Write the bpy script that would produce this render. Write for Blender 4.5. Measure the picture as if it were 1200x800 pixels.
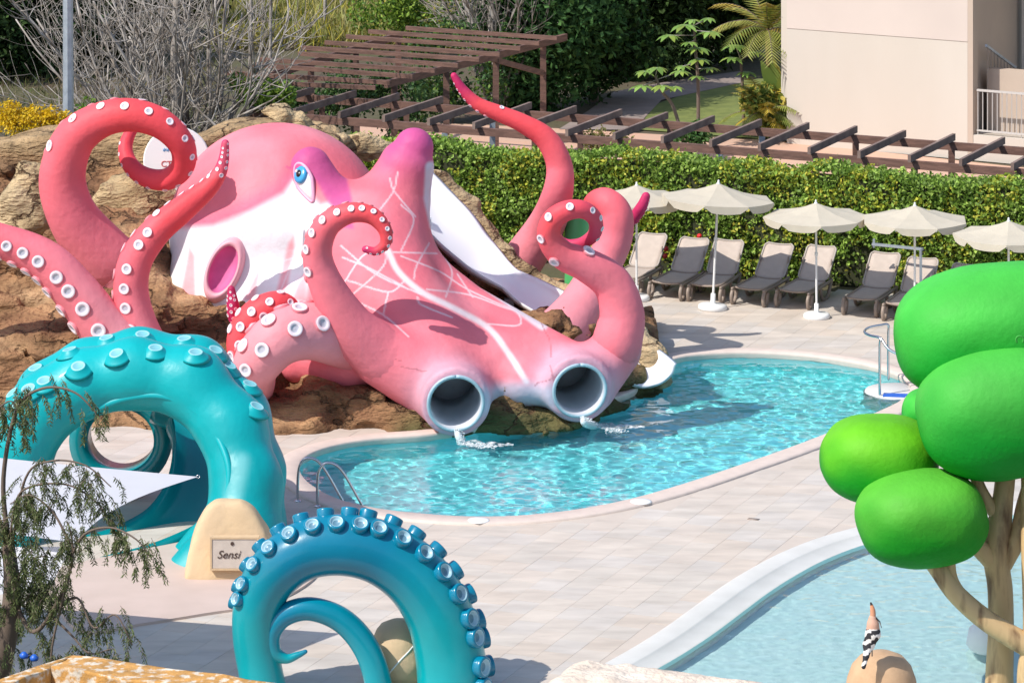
import bpy, bmesh, math, random
import numpy as np
from mathutils import Vector, Matrix
from mathutils.bvhtree import BVHTree
from mathutils.geometry import tessellate_polygon
for o in list(bpy.data.objects): bpy.data.objects.remove(o)
random.seed(7); rng = np.random.default_rng(7)
sc = bpy.context.scene
COL = sc.collection
# ------------------------------------------------------------------ camera, sky, sun, exposure
F, H, HZ = 4400.0, 16.0, 582.0           # focal length in photo pixels, eye height, horizon above the photo's top edge
cam = bpy.data.cameras.new('Camera'); cam_o = bpy.data.objects.new('Camera', cam); COL.objects.link(cam_o)
cam.sensor_width = 36.0; cam.lens = F/1200*36; cam.shift_y = -(400+HZ)/1200
cam.clip_start = 0.5; cam.clip_end = 3000
cam_o.location = (0, 0, H); cam_o.rotation_euler = (math.pi/2, 0, 0)
sc.camera = cam_o
SUN_EL, SUN_AZ = math.radians(48), math.radians(33)
TOSUN = Vector((-math.cos(SUN_EL)*math.cos(SUN_AZ), -math.cos(SUN_EL)*math.sin(SUN_AZ), math.sin(SUN_EL)))
w = bpy.data.worlds.new('World'); sc.world = w; w.use_nodes = True
nt = w.node_tree; sky = nt.nodes.new('ShaderNodeTexSky'); sky.sky_type = 'NISHITA'; sky.sun_disc = False
sky.sun_elevation = SUN_EL; sky.sun_rotation = math.atan2(TOSUN.x, TOSUN.y)
nt.links.new(sky.outputs[0], nt.nodes['Background'].inputs[0]); nt.nodes['Background'].inputs[1].default_value = 0.15
sl = bpy.data.lights.new('Sun', 'SUN'); sl.energy = 3.9; sl.angle = math.radians(0.5); sl.color = (1, 0.945, 0.865)
sun = bpy.data.objects.new('Sun', sl); COL.objects.link(sun)
sun.rotation_euler = TOSUN.to_track_quat('Z', 'Y').to_euler(); sun.location = (-40, 20, 60)
sc.view_settings.view_transform = 'Standard'; sc.view_settings.look = 'None'
sc.view_settings.exposure = 0.34; sc.view_settings.gamma = 1.0; sc.view_settings.use_curve_mapping = False
sc.cycles.max_bounces = 6; sc.cycles.transparent_max_bounces = 10; sc.cycles.caustics_reflective = False; sc.cycles.caustics_refractive = True

# ------------------------------------------------------------------ helpers
A = np.array
def P(x, y, Y): return A([(x-600)*Y/F, Y, H-(y+HZ)*Y/F])
def G(x, y, z=0.0):
    Y = F*(H-z)/(y+HZ); return A([(x-600)*Y/F, Y, z])
def proj(V):
    V = np.asarray(V); return V[:, 0]*F/V[:, 1]+600, (H-V[:, 2])*F/V[:, 1]-HZ
def nrm(v): v = np.asarray(v, float); return v/max(np.linalg.norm(v), 1e-9)
OFF = {}
def tag(o, label=None, cat=None, group=None, kind=None):
    if label: o['label'] = label
    if cat: o['category'] = cat
    if group: o['group'] = group
    if kind: o['kind'] = kind
    return o
def thing(name, loc, label, cat, group=None, rz=0.0):
    o = bpy.data.objects.new(name, None); COL.objects.link(o); o.location = [float(c) for c in loc]; o.rotation_euler = (0, 0, rz)
    o.empty_display_size = 0.2
    OFF[o.name] = A(loc, float) if rz == 0 else A([0., 0, 0]); return tag(o, label, cat, group)
def new_mesh(name, V, Fc, mats, smooth=True, col=None, midx=None):
    me = bpy.data.meshes.new(name); V = np.asarray(V, np.float32)
    if isinstance(Fc, np.ndarray) and len(Fc):
        n, k = Fc.shape
        me.vertices.add(len(V)); me.vertices.foreach_set('co', V.ravel())
        me.loops.add(n*k); me.loops.foreach_set('vertex_index', Fc.ravel().astype(np.int32))
        me.polygons.add(n); me.polygons.foreach_set('loop_start', np.arange(0, n*k, k, dtype=np.int32))
        me.update(calc_edges=True)
    else:
        me.from_pydata(V.tolist(), [], [tuple(int(i) for i in f) for f in Fc]); me.update()
    if not isinstance(mats, (list, tuple)): mats = [mats]
    for m in mats: me.materials.append(m)
    if midx is not None: me.polygons.foreach_set('material_index', np.asarray(midx, np.int32))
    me.polygons.foreach_set('use_smooth', np.full(len(me.polygons), bool(smooth)))
    if col is not None:
        c = np.asarray(col, np.float32); a = me.color_attributes.new('Col', 'FLOAT_COLOR', 'POINT')
        if c.ndim == 1: c = np.tile(c, (len(V), 1))
        a.data.foreach_set('color', np.c_[c, np.ones(len(c), np.float32)].astype(np.float32).ravel())
    return me
def mk(name, VF, mats, parent=None, smooth=True, col=None, midx=None, loc=None, me=None):
    if me is None:
        V, Fc = VF; V = np.asarray(V, float); off = OFF[parent.name] if parent else (A(loc, float) if loc is not None else A([0., 0, 0]))
        me = new_mesh(name, V-off, Fc, mats, smooth, col, midx)
    o = bpy.data.objects.new(name, me); COL.objects.link(o)
    if parent: o.parent = parent; OFF[o.name] = OFF[parent.name]
    else:
        OFF[o.name] = A(loc, float) if loc is not None else A([0., 0, 0])
        if loc is not None: o.location = [float(c) for c in loc]
    return o
def inst(name, me, pos, rot, scale, parent):
    o = bpy.data.objects.new(name, me); COL.objects.link(o); o.parent = parent
    m = Matrix.Translation(Vector(A(pos)-OFF[parent.name])) @ rot.to_4x4() @ Matrix.Diagonal((*scale, 1)); o.matrix_local = m
    OFF[o.name] = OFF[parent.name]; return o
def copy_tree(o, parent=None):
    c = o.copy(); COL.objects.link(c); c.parent = parent
    for ch in list(o.children): copy_tree(ch, c)
    return c
def cr(C, per=10, closed=False):
    C = np.asarray(C, float); n = len(C)
    if closed: Q = np.vstack([C[-1:], C, C[:2]])
    else: Q = np.vstack([2*C[0]-C[1], C, 2*C[-1]-C[-2]])
    out = []; t = np.linspace(0, 1, per, endpoint=False)[:, None]
    for i in range(n if closed else n-1):
        p0, p1, p2, p3 = Q[i], Q[i+1], Q[i+2], Q[i+3]
        out.append(.5*(2*p1+(p2-p0)*t+(2*p0-5*p1+4*p2-p3)*t**2+(3*p1-p0-3*p2+p3)*t**3))
    if not closed: out.append(C[-1:])
    return np.vstack(out)
def join(parts):
    Vs, Fs, n = [], [], 0
    for V, Fc in parts:
        Vs.append(np.asarray(V, float)); Fs += [tuple(i+n for i in f) for f in Fc]; n += len(V)
    return np.vstack(Vs), Fs
def frames(p, n0=None):
    T = np.gradient(p, axis=0); T /= np.maximum(np.linalg.norm(T, axis=1), 1e-9)[:, None]
    if n0 is None: n0 = A([0, 0, 1.]) if abs(T[0][2]) < .9 else A([1., 0, 0])
    N = np.zeros_like(p); n = n0
    for i in range(len(p)):
        n = n-T[i]*np.dot(n, T[i]); n = nrm(n); N[i] = n
    return T, N, np.cross(T, N)
def tube(p, r, seg=12, round_ends=True, sq=1.0):
    p = np.asarray(p, float); r = np.broadcast_to(np.asarray(r, float), (len(p),)).copy()
    T, N, B = frames(p); rings = []
    ang = np.linspace(0, 2*np.pi, seg, endpoint=False)
    def ring(c, n, b, rr): return c+rr*(np.cos(ang)[:, None]*n*sq+np.sin(ang)[:, None]*b)
    if round_ends:
        for a in (.05, .45, .8): rings.append(ring(p[0]-T[0]*r[0]*math.cos(a*math.pi/2), N[0], B[0], r[0]*math.sin(a*math.pi/2)))
    for i in range(len(p)): rings.append(ring(p[i], N[i], B[i], r[i]))
    if round_ends:
        for a in (.8, .45, .05): rings.append(ring(p[-1]+T[-1]*r[-1]*math.cos(a*math.pi/2), N[-1], B[-1], r[-1]*math.sin(a*math.pi/2)))
    m = len(rings); V = np.vstack(rings); Fc = []
    for i in range(m-1):
        for j in range(seg):
            a, b = i*seg+j, i*seg+(j+1) % seg; Fc.append((a, b, b+seg, a+seg))
    Fc.append(tuple(range(seg))[::-1]); Fc.append(tuple((m-1)*seg+j for j in range(seg)))
    return V, Fc
def sweep(p, prof, up=(0, 0, 1), closed_prof=True, closed_path=False, scale=None):
    p = np.asarray(p, float); prof = np.asarray(prof, float); n, k = len(p), len(prof)
    if closed_path: T = np.roll(p, -1, 0)-np.roll(p, 1, 0)
    else: T = np.gradient(p, axis=0)
    V = []
    for i in range(n):
        t = nrm(T[i]); s = nrm(np.cross(t, up)); u = np.cross(s, t); sca = 1 if scale is None else scale[i]
        V.append(p[i]+sca*(prof[:, :1]*s+prof[:, 1:]*u))
    V = np.vstack(V); Fc = []
    for i in range(n if closed_path else n-1):
        i2 = (i+1) % n
        for j in range(k if closed_prof else k-1):
            j2 = (j+1) % k; Fc.append((i*k+j, i*k+j2, i2*k+j2, i2*k+j))
    if not closed_path and closed_prof: Fc += [tuple(range(k))[::-1], tuple((n-1)*k+j for j in range(k))]
    return V, Fc
def lathe(prof, seg=24, c=(0, 0, 0), caps=True):
    V, Fc = [], []; k = len(prof)
    for j in range(seg):
        a = 2*np.pi*j/seg
        for r, z in prof: V.append((c[0]+r*math.cos(a), c[1]+r*math.sin(a), c[2]+z))
    for j in range(seg):
        j2 = (j+1) % seg
        for i in range(k-1): Fc.append((j*k+i, j2*k+i, j2*k+i+1, j*k+i+1))
    if caps and prof[0][0] > 1e-4: Fc.append(tuple(j*k for j in range(seg))[::-1])
    if caps and prof[-1][0] > 1e-4: Fc.append(tuple(j*k+k-1 for j in range(seg)))
    return A(V), Fc
def beam(a, b, wd, ht, up=(0, 0, 1)):
    a, b = A(a, float), A(b, float); t = nrm(b-a); s = nrm(np.cross(t, up)); u = np.cross(s, t)
    V = []
    for q in (a, b):
        for i, j in ((-1, -1), (1, -1), (1, 1), (-1, 1)): V.append(q+s*i*wd/2+u*j*ht/2)
    return A(V), [(3, 2, 1, 0), (4, 5, 6, 7), (0, 1, 5, 4), (1, 2, 6, 5), (2, 3, 7, 6), (3, 0, 4, 7)]
def slab(poly, z0, z1):
    poly = [A(q, float) for q in poly]; n = len(poly)
    V = [(q[0], q[1], z0) for q in poly]+[(q[0], q[1], z1) for q in poly]
    tri = tessellate_polygon([[Vector((q[0], q[1], 0)) for q in poly]])
    ar = sum(poly[i][0]*poly[(i+1) % n][1]-poly[(i+1) % n][0]*poly[i][1] for i in range(n))
    Fc = []
    for t in tri:
        a, b, c = [poly[i] for i in t]; s = (b[0]-a[0])*(c[1]-a[1])-(b[1]-a[1])*(c[0]-a[0])
        t = tuple(t) if s > 0 else tuple(t)[::-1]
        Fc.append(tuple(i+n for i in t)); Fc.append(t[::-1])
    for i in range(n):
        j = (i+1) % n; Fc.append((i, j, j+n, i+n) if ar > 0 else (j, i, i+n, j+n))
    return A(V), Fc
def sheet(outer, holes, z):
    loops = [outer]+holes; pts = [q for l in loops for q in l]
    tri = tessellate_polygon([[Vector((q[0], q[1], 0)) for q in l] for l in loops])
    V = A([(q[0], q[1], z) for q in pts]); Fc = []
    for t in tri:
        a, b, c = [pts[i] for i in t]; s = (b[0]-a[0])*(c[1]-a[1])-(b[1]-a[1])*(c[0]-a[0])
        Fc.append(tuple(t) if s > 0 else tuple(t)[::-1])
    return V, Fc
def inside(pt, poly):
    x, y = pt[0], pt[1]; c = False; n = len(poly)
    for i in range(n):
        x1, y1 = poly[i][0], poly[i][1]; x2, y2 = poly[i-1][0], poly[i-1][1]
        if (y1 > y) != (y2 > y) and x < (x2-x1)*(y-y1)/(y2-y1)+x1: c = not c
    return c
def inside_np(x, y, poly):
    c = np.zeros(x.shape, bool); n = len(poly)
    for i in range(n):
        x1, y1 = poly[i][:2]; x2, y2 = poly[i-1][:2]
        c ^= ((y1 > y) != (y2 > y)) & (x < (x2-x1)*(y-y1)/((y2-y1) if y2 != y1 else 1e-9)+x1)
    return c
def dist_poly(x, y, poly, closed=False):
    d = np.full(x.shape, 1e9); n = len(poly)
    for i in range(n if closed else n-1):
        ax, ay = poly[i][:2]; bx, by = poly[(i+1) % n][:2]; dx, dy = bx-ax, by-ay
        t = np.clip(((x-ax)*dx+(y-ay)*dy)/max(dx*dx+dy*dy, 1e-9), 0, 1); d = np.minimum(d, np.hypot(x-ax-t*dx, y-ay-t*dy))
    return d
def offset(poly, d):
    poly = A(poly)[:, :2]; n = len(poly); T = np.roll(poly, -1, 0)-np.roll(poly, 1, 0)
    T /= np.linalg.norm(T, axis=1)[:, None]; ar = np.sum(poly[:, 0]*np.roll(poly[:, 1], -1)-np.roll(poly[:, 0], -1)*poly[:, 1])
    N = np.c_[T[:, 1], -T[:, 0]]*(1 if ar > 0 else -1); return poly+N*d
_tab = rng.random((32, 32, 32)).astype(np.float32)
def noise3(x, y, z):
    xi, yi, zi = np.floor(x), np.floor(y), np.floor(z); fx, fy, fz = x-xi, y-yi, z-zi
    fx = fx*fx*(3-2*fx); fy = fy*fy*(3-2*fy); fz = fz*fz*(3-2*fz)
    xi, yi, zi = xi.astype(int), yi.astype(int), zi.astype(int); r = 0
    for a in (0, 1):
        for b in (0, 1):
            for c in (0, 1):
                r = r+_tab[(xi+a) % 32, (yi+b) % 32, (zi+c) % 32]*(fx if a else 1-fx)*(fy if b else 1-fy)*(fz if c else 1-fz)
    return r*2-1
def fbm(x, y, z, o=4):
    r, a = 0, 1.0
    for i in range(o): r = r+a*noise3(x*2**i+7.3*i, y*2**i+3.1*i, z*2**i); a *= .5
    return r
def surfnet(f, lo, hi, h):
    ax = [np.arange(lo[i], hi[i]+h, h, dtype=np.float32) for i in range(3)]
    X, Y, Z = np.meshgrid(*ax, indexing='ij'); D = f(X, Y, Z).astype(np.float32)
    D[0] = D[-1] = np.maximum(D[0], h); D[:, 0] = np.maximum(D[:, 0], h); D[:, -1] = np.maximum(D[:, -1], h); D[:, :, 0] = np.maximum(D[:, :, 0], h); D[:, :, -1] = np.maximum(D[:, :, -1], h)
    D[-1] = np.maximum(D[-1], h)
    S = D < 0; n = np.array(D.shape); cs = tuple(n-1)
    acc = np.zeros(cs+(3,), np.float32); cnt = np.zeros(cs, np.float32); quads = []
    masks = []
    for a in range(3):
        s0 = [slice(None)]*3; s1 = [slice(None)]*3; s0[a] = slice(0, -1); s1[a] = slice(1, None)
        d0, d1 = D[tuple(s0)], D[tuple(s1)]; m = S[tuple(s0)] != S[tuple(s1)]
        idx = np.argwhere(m); t = d0[m]/(d0[m]-d1[m]); pos = idx.astype(np.float32); pos[:, a] += t
        b, c = [(1, 2), (2, 0), (0, 1)][a]
        ok = (idx[:, b] > 0) & (idx[:, c] > 0) & (idx[:, b] < cs[b]) & (idx[:, c] < cs[c])
        for db in (0, 1):
            for dc in (0, 1):
                q = idx.copy(); q[:, b] -= db; q[:, c] -= dc
                v = (q[:, b] >= 0) & (q[:, c] >= 0) & (q[:, b] < cs[b]) & (q[:, c] < cs[c]); qq = q[v]
                lin = np.ravel_multi_index(qq.T, cs); np.add.at(cnt.reshape(-1), lin, 1)
                for e in range(3): np.add.at(acc.reshape(-1, 3)[:, e], lin, pos[v][:, e])
        masks.append((idx[ok], b, c, S[tuple(s0)][m][ok]))
    act = cnt > 0; vid = np.full(cs, -1, np.int64); vid[act] = np.arange(act.sum())
    V = acc[act]/cnt[act][:, None]*h+A(lo, np.float32)
    for idx, b, c, s in masks:
        def vv(db, dc): q = idx.copy(); q[:, b] -= db; q[:, c] -= dc; return vid[tuple(q.T)]
        Q = np.stack([vv(1, 1), vv(0, 1), vv(0, 0), vv(1, 0)], 1); Q[~s] = Q[~s][:, ::-1]; quads.append(Q)
    return V, np.vstack(quads)
def smin(a, b, k): h_ = np.clip(.5+.5*(b-a)/k, 0, 1); return b*(1-h_)+a*h_-k*h_*(1-h_)
def cone_sdf(X, Y, Z, a, b, ra, rb):
    d = b-a; L = max(float(np.dot(d, d)), 1e-9); t = np.clip(((X-a[0])*d[0]+(Y-a[1])*d[1]+(Z-a[2])*d[2])/L, 0, 1)
    return np.sqrt((X-a[0]-t*d[0])**2+(Y-a[1]-t*d[1])**2+(Z-a[2]-t*d[2])**2)-(ra+(rb-ra)*t)
def ell_sdf(X, Y, Z, c, r):
    k0 = np.sqrt(((X-c[0])/r[0])**2+((Y-c[1])/r[1])**2+((Z-c[2])/r[2])**2); return (k0-1)*min(r)
def chain(pts):     # list of (px,py,Y,rpx) -> list of (pos, r)
    return [(P(x, y, Y), r*Y/F) for x, y, Y, r in pts]
def lerpc(t, stops):
    ts = [s[0] for s in stops]; return np.stack([np.interp(t, ts, [s[1][i] for s in stops]) for i in range(3)], -1)
def bvh_of(V, Fc): return BVHTree.FromPolygons([tuple(map(float, v)) for v in V], [tuple(int(i) for i in f) for f in Fc])
EYE = Vector((0, 0, H))
def cast(bvh, px, py):
    d = Vector(P(px, py, 60.))-EYE; return bvh.ray_cast(EYE, d.normalized())[:2]
def leaves(C, size, cols, aspect=.55, up=.3, droop=0.0, axis=None):
    n = len(C); N = rng.normal(size=(n, 3)); N[:, 2] += up; N /= np.linalg.norm(N, axis=1)[:, None]
    R = rng.normal(size=(n, 3)) if axis is None else axis+rng.normal(size=(n, 3))*.25; R[:, 2] -= droop
    T = R-N*np.sum(R*N, 1)[:, None]; T /= np.maximum(np.linalg.norm(T, axis=1), 1e-6)[:, None]; B = np.cross(N, T)
    s = np.broadcast_to(np.asarray(size, float), (n,))[:, None]
    V = np.stack([C-T*s*.5, C+B*s*aspect*.5+N*s*.06, C+T*s*.5, C-B*s*aspect*.5+N*s*.06], 1).reshape(-1, 3)
    Fc = np.arange(4*n).reshape(-1, 4); return V, Fc, np.repeat(cols, 4, 0)
def pick(n, pal, jit=.25):
    pal = A(pal); c = pal[rng.integers(0, len(pal), n)]; return c*(1+jit*rng.uniform(-1, 1, (n, 1)))
def text_mesh(s, size, shear=0.0, extrude=0.004):
    cu = bpy.data.curves.new('lettering', 'FONT'); cu.body = s; cu.size = size; cu.shear = shear; cu.extrude = extrude; cu.align_x = 'LEFT'
    o = bpy.data.objects.new('tmp', cu); COL.objects.link(o); dg = bpy.context.evaluated_depsgraph_get()
    me = bpy.data.meshes.new_from_object(o.evaluated_get(dg)); bpy.data.objects.remove(o); return me

# ------------------------------------------------------------------ materials
def M(name, base=(.5, .5, .5), rough=.6, base2=None, nscale=4., bump=0., bscale=30., attr=False, metallic=0., spec=.5, coat=0., stretch=(1, 1, 1), bdist=.02, var=0., transl=0., detail=5., contrast=(.35, .65), world=False):
    m = bpy.data.materials.new(name); m.use_nodes = True; t = m.node_tree; b = t.nodes['Principled BSDF']; L = t.links
    b.inputs['Roughness'].default_value = rough; b.inputs['Metallic'].default_value = metallic; b.inputs['Specular IOR Level'].default_value = spec
    b.inputs['Coat Weight'].default_value = coat; b.inputs['Coat Roughness'].default_value = .12
    tc = t.nodes.new('ShaderNodeTexCoord'); mp = t.nodes.new('ShaderNodeMapping'); mp.inputs['Scale'].default_value = stretch
    gp = t.nodes.new('ShaderNodeNewGeometry')
    L.new(gp.outputs['Position'] if world else tc.outputs['Object'], mp.inputs[0])
    if attr:
        at = t.nodes.new('ShaderNodeAttribute'); at.attribute_name = 'Col'; src = at.outputs['Color']
    else:
        rg = t.nodes.new('ShaderNodeRGB'); rg.outputs[0].default_value = (*base, 1); src = rg.outputs[0]
    if base2 is not None:
        n = t.nodes.new('ShaderNodeTexNoise'); n.inputs['Scale'].default_value = nscale; n.inputs['Detail'].default_value = detail; L.new(mp.outputs[0], n.inputs['Vector'])
        r = t.nodes.new('ShaderNodeMapRange'); r.inputs[1].default_value = contrast[0]; r.inputs[2].default_value = contrast[1]; L.new(n.outputs[0], r.inputs[0])
        mx = t.nodes.new('ShaderNodeMix'); mx.data_type = 'RGBA'; L.new(r.outputs[0], mx.inputs['Factor']); L.new(src, mx.inputs['A']); mx.inputs['B'].default_value = (*base2, 1); src = mx.outputs['Result']
    if var:
        n2 = t.nodes.new('ShaderNodeTexNoise'); n2.inputs['Scale'].default_value = nscale*.6; n2.inputs['Detail'].default_value = 6; L.new(mp.outputs[0], n2.inputs['Vector'])
        r2 = t.nodes.new('ShaderNodeMapRange'); r2.inputs[1].default_value = .3; r2.inputs[2].default_value = .7; r2.inputs[3].default_value = 1-var; r2.inputs[4].default_value = 1+var*.6; L.new(n2.outputs[0], r2.inputs[0])
        mu = t.nodes.new('ShaderNodeMix'); mu.data_type = 'RGBA'; mu.blend_type = 'MULTIPLY'; mu.inputs['Factor'].default_value = 1; L.new(src, mu.inputs['A']); L.new(r2.outputs[0], mu.inputs['B']); src = mu.outputs['Result']
    L.new(src, b.inputs['Base Color'])
    if bump:
        n3 = t.nodes.new('ShaderNodeTexNoise'); n3.inputs['Scale'].default_value = bscale; n3.inputs['Detail'].default_value = 5; L.new(mp.outputs[0], n3.inputs['Vector'])
        bp = t.nodes.new('ShaderNodeBump'); bp.inputs['Strength'].default_value = bump; bp.inputs['Distance'].default_value = bdist; L.new(n3.outputs[0], bp.inputs['Height']); L.new(bp.outputs[0], b.inputs['Normal'])
    if transl:
        tr = t.nodes.new('ShaderNodeBsdfTranslucent'); L.new(src, tr.inputs['Color']); ms = t.nodes.new('ShaderNodeMixShader'); ms.inputs[0].default_value = transl
        L.new(b.outputs[0], ms.inputs[1]); L.new(tr.outputs[0], ms.inputs[2]); L.new(ms.outputs[0], t.nodes['Material Output'].inputs[0])
    return m
m_skin = M('octopus_paint', attr=True, rough=.55, var=.13, nscale=2.4, bump=.35, bscale=8, bdist=.035, spec=.2)
m_white = M('sucker_white', (.80, .69, .73), .45)
m_grey = M('sucker_centre', (.48, .47, .53), .5)
m_suck_pink = M('sucker_pink', (.70, .22, .26), .5)
m_suck_red = M('sucker_red', (.62, .07, .12), .5)
m_tubein = M('tube_inside', (.62, .62, .66), .4, base2=(.52, .53, .58), nscale=2)
m_tubering = M('tube_ring', (.36, .50, .58), .4, var=.15)
m_slide = M('slide_gelcoat', (.80, .81, .84), .28, var=.04, nscale=1.5)
m_rock = M('sculpted_rock', attr=True, rough=.9, var=.45, nscale=2.6, bump=1.0, bscale=7, bdist=.14, spec=.2, stretch=(1, 1, 2.6))
def crack(m, scale, stretch=(1, 1, 1.6), width=.07, dark=(.05, .028, .016)):
    t = m.node_tree; L = t.links; b = t.nodes['Principled BSDF']; tc = t.nodes.new('ShaderNodeTexCoord'); mp = t.nodes.new('ShaderNodeMapping'); mp.inputs['Scale'].default_value = stretch; L.new(tc.outputs['Object'], mp.inputs[0])
    n = t.nodes.new('ShaderNodeTexNoise'); n.inputs['Scale'].default_value = 2.2; n.inputs['Detail'].default_value = 6; L.new(mp.outputs[0], n.inputs['Vector'])
    va = t.nodes.new('ShaderNodeVectorMath'); va.operation = 'MULTIPLY_ADD'; va.inputs[1].default_value = (.9, .9, .9); L.new(n.outputs['Color'], va.inputs[0]); L.new(mp.outputs[0], va.inputs[2])
    v = t.nodes.new('ShaderNodeTexVoronoi'); v.feature = 'DISTANCE_TO_EDGE'; v.inputs['Scale'].default_value = scale; L.new(va.outputs[0], v.inputs['Vector'])
    r = t.nodes.new('ShaderNodeMapRange'); r.inputs[1].default_value = 0; r.inputs[2].default_value = width; L.new(v.outputs['Distance'], r.inputs[0])
    old = b.inputs['Base Color'].links[0].from_socket; mx = t.nodes.new('ShaderNodeMix'); mx.data_type = 'RGBA'; L.new(r.outputs[0], mx.inputs['Factor']); mx.inputs['A'].default_value = (*dark, 1); L.new(old, mx.inputs['B']); L.new(mx.outputs['Result'], b.inputs['Base Color'])
    bp = t.nodes.new('ShaderNodeBump'); bp.inputs['Strength'].default_value = 1; bp.inputs['Distance'].default_value = .05; L.new(r.outputs[0], bp.inputs['Height'])
    on = b.inputs['Normal'].links[0].from_socket; L.new(on, bp.inputs['Normal']); L.new(bp.outputs[0], b.inputs['Normal'])
crack(m_rock, .62, width=.028, dark=(.14, .08, .045))
m_teal = M('teal_gelcoat', attr=True, rough=.42, var=.14, nscale=1.6, bump=.3, bscale=2.6, bdist=.08, coat=.08, spec=.3)
m_blue = M('blue_gloss_paint', attr=True, rough=.28, var=.16, nscale=1.8, coat=.2, bump=.2, bscale=4, bdist=.03, spec=.4)
m_tile = M('stone_tile', attr=True, world=True, base2=(.47, .41, .355), contrast=(.50, .95), rough=.65, var=.15, nscale=1.6, bump=.15, bscale=25, bdist=.004, stretch=(1, 3, 1))
m_grout = M('paving_bed', (.55, .475, .41), .8, base2=(.52, .45, .39), nscale=3)
m_coping = M('coping_stone', (.66, .55, .48), .6, base2=(.60, .50, .44), nscale=5, bump=.1, bscale=40)
m_soil = M('soil', (.10, .072, .048), .95, base2=(.085, .085, .035), nscale=.5, bump=.6, bscale=3, bdist=.1)  # tree shade over the ground is put into this dark brown
m_liner = M('pool_liner', (.17, .80, .86), .6, base2=(.22, .83, .87), nscale=1.2)
m_kidliner = M('kids_pool_floor', (.55, .84, .81), .6, base2=(.60, .86, .83), nscale=2)
m_rim = M('kids_pool_rim', (.63, .62, .59), .6, base2=(.58, .57, .54), nscale=2, bump=.1, bscale=30)
m_resin = M('resin_floor', (.56, .44, .39), .8, base2=(.51, .40, .35), nscale=1.4, bump=.2, bscale=40, bdist=.01)
m_leaf = M('leaf', attr=True, rough=.55, spec=.35, transl=.28)
m_leafdark = M('leaf_dark', attr=True, rough=.7, spec=.15, transl=.12)
m_wood = M('stained_wood', (.19, .10, .074), .75, base2=(.115, .06, .045), nscale=3, bump=.4, bscale=14, stretch=(1, 1, 6))
m_woodgrey = M('weathered_wood', (.24, .17, .14), .8, base2=(.15, .10, .085), nscale=3, bump=.4, bscale=14)
m_galv = M('galvanised_steel', (.45, .50, .56), .45, base2=(.36, .41, .47), nscale=8, metallic=.5)
m_steel = M('stainless', (.62, .62, .63), .22, metallic=1.)
m_wall = M('render_wall', (.58, .525, .46), .85, base2=(.55, .49, .42), nscale=.5, bump=.15, bscale=30, bdist=.01, var=.06, stretch=(1, 1, .25))
m_wall2 = M('render_wall_tan', (.50, .40, .32), .85, base2=(.46, .37, .30), nscale=1)
m_canvas = M('parasol_canvas', (.60, .54, .43), .85, base2=(.55, .495, .395), nscale=3, bump=.15, bscale=60, transl=.15)
m_whitepl = M('white_plastic', (.78, .78, .77), .4)
m_taupe = M('taupe_plastic', (.28, .22, .18), .5)
m_sling = M('taupe_mesh_fabric', (.50, .42, .36), .75, base2=(.46, .385, .33), nscale=8, bump=.2, bscale=200)
m_backrim = M('taupe_piping', (.40, .35, .31), .6)
m_rimpl = M('pale_piping', (.50, .47, .44), .6)
m_green = M('foam_green_paint', attr=True, rough=.6, var=.2, nscale=1.8, bump=.32, bscale=12, bdist=.03, spec=.2)
m_trunkp = M('sculpted_trunk', (.56, .38, .19), .6, base2=(.17, .09, .04), nscale=4.5, bump=.5, bscale=5, stretch=(1, 1, .18), bdist=.05, contrast=(.50, .66))
m_sand = M('sand_rock_paint', (.62, .45, .27), .75, base2=(.55, .40, .25), nscale=2.5, bump=.35, bscale=9, bdist=.03)
m_plaque = M('plaque_stone', (.60, .52, .45), .8, base2=(.54, .47, .41), nscale=9)
m_dark = M('dark_print', (.07, .04, .03), .7)
m_sail = M('sail_cloth', (.62, .62, .66), .8, transl=.2, var=.03)
m_bark = M('grey_bark', (.19, .155, .125), .85, base2=(.42, .385, .35), nscale=3, bump=.4, bscale=12)
m_twig = M('brown_twig', (.15, .11, .085), .85)
m_lichen = M('lichen_stone', (.52, .27, .075), .95, base2=(.66, .58, .47), nscale=22, bump=.6, bscale=60, bdist=.01, var=.35, contrast=(.5, .62))
m_lime = M('limestone', (.66, .54, .43), .95, base2=(.72, .62, .52), nscale=9, bump=.9, bscale=30, bdist=.02, var=.15)
m_clay = M('clay_cap', (.52, .34, .20), .85, base2=(.44, .28, .16), nscale=12, bump=.3, bscale=60, bdist=.004)
m_lawn = M('lawn', (.19, .22, .055), .9, base2=(.13, .16, .04), nscale=3, bump=.5, bscale=40)
m_path = M('grey_path', (.30, .24, .21), .9, base2=(.25, .20, .18), nscale=2)
m_terra = M('terracotta_path', (.60, .36, .25), .85, base2=(.54, .36, .27), nscale=1.2)
m_kerb = M('pale_kerb', (.66, .60, .54), .8)
m_black = M('black_paint', (.012, .012, .015), .3)
m_iris = M('iris_blue', (.05, .33, .62), .25)
m_eyew = M('eye_white', (.80, .80, .80), .25)
m_lid = M('eyelid_pink', (.72, .36, .50), .45)
m_siph = M('siphon_magenta', (.66, .14, .34), .7, var=.2)
m_siphrim = M('siphon_rim', (.74, .38, .44), .5)
m_feather = M('feather', attr=True, rough=.8)
m_bluebit = M('blue_plastic', (.02, .12, .55), .4)
m_red = M('red_print', (.5, .05, .04), .6)
m_roofb = M('flat_roof', (.42, .36, .30), .9)
def water_mat(name, tint, s1, bstr):
    m = bpy.data.materials.new(name); m.use_nodes = True; t = m.node_tree; b = t.nodes['Principled BSDF']
    b.inputs['Base Color'].default_value = (*tint, 1); b.inputs['Roughness'].default_value = 0; b.inputs['IOR'].default_value = 1.33; b.inputs['Transmission Weight'].default_value = 1
    return m
m_water = water_mat('pool_water', (.86, .995, 1.0), 4., .1)
m_kwater = water_mat('kids_water', (.96, .995, 1.0), 6., .1)
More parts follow.
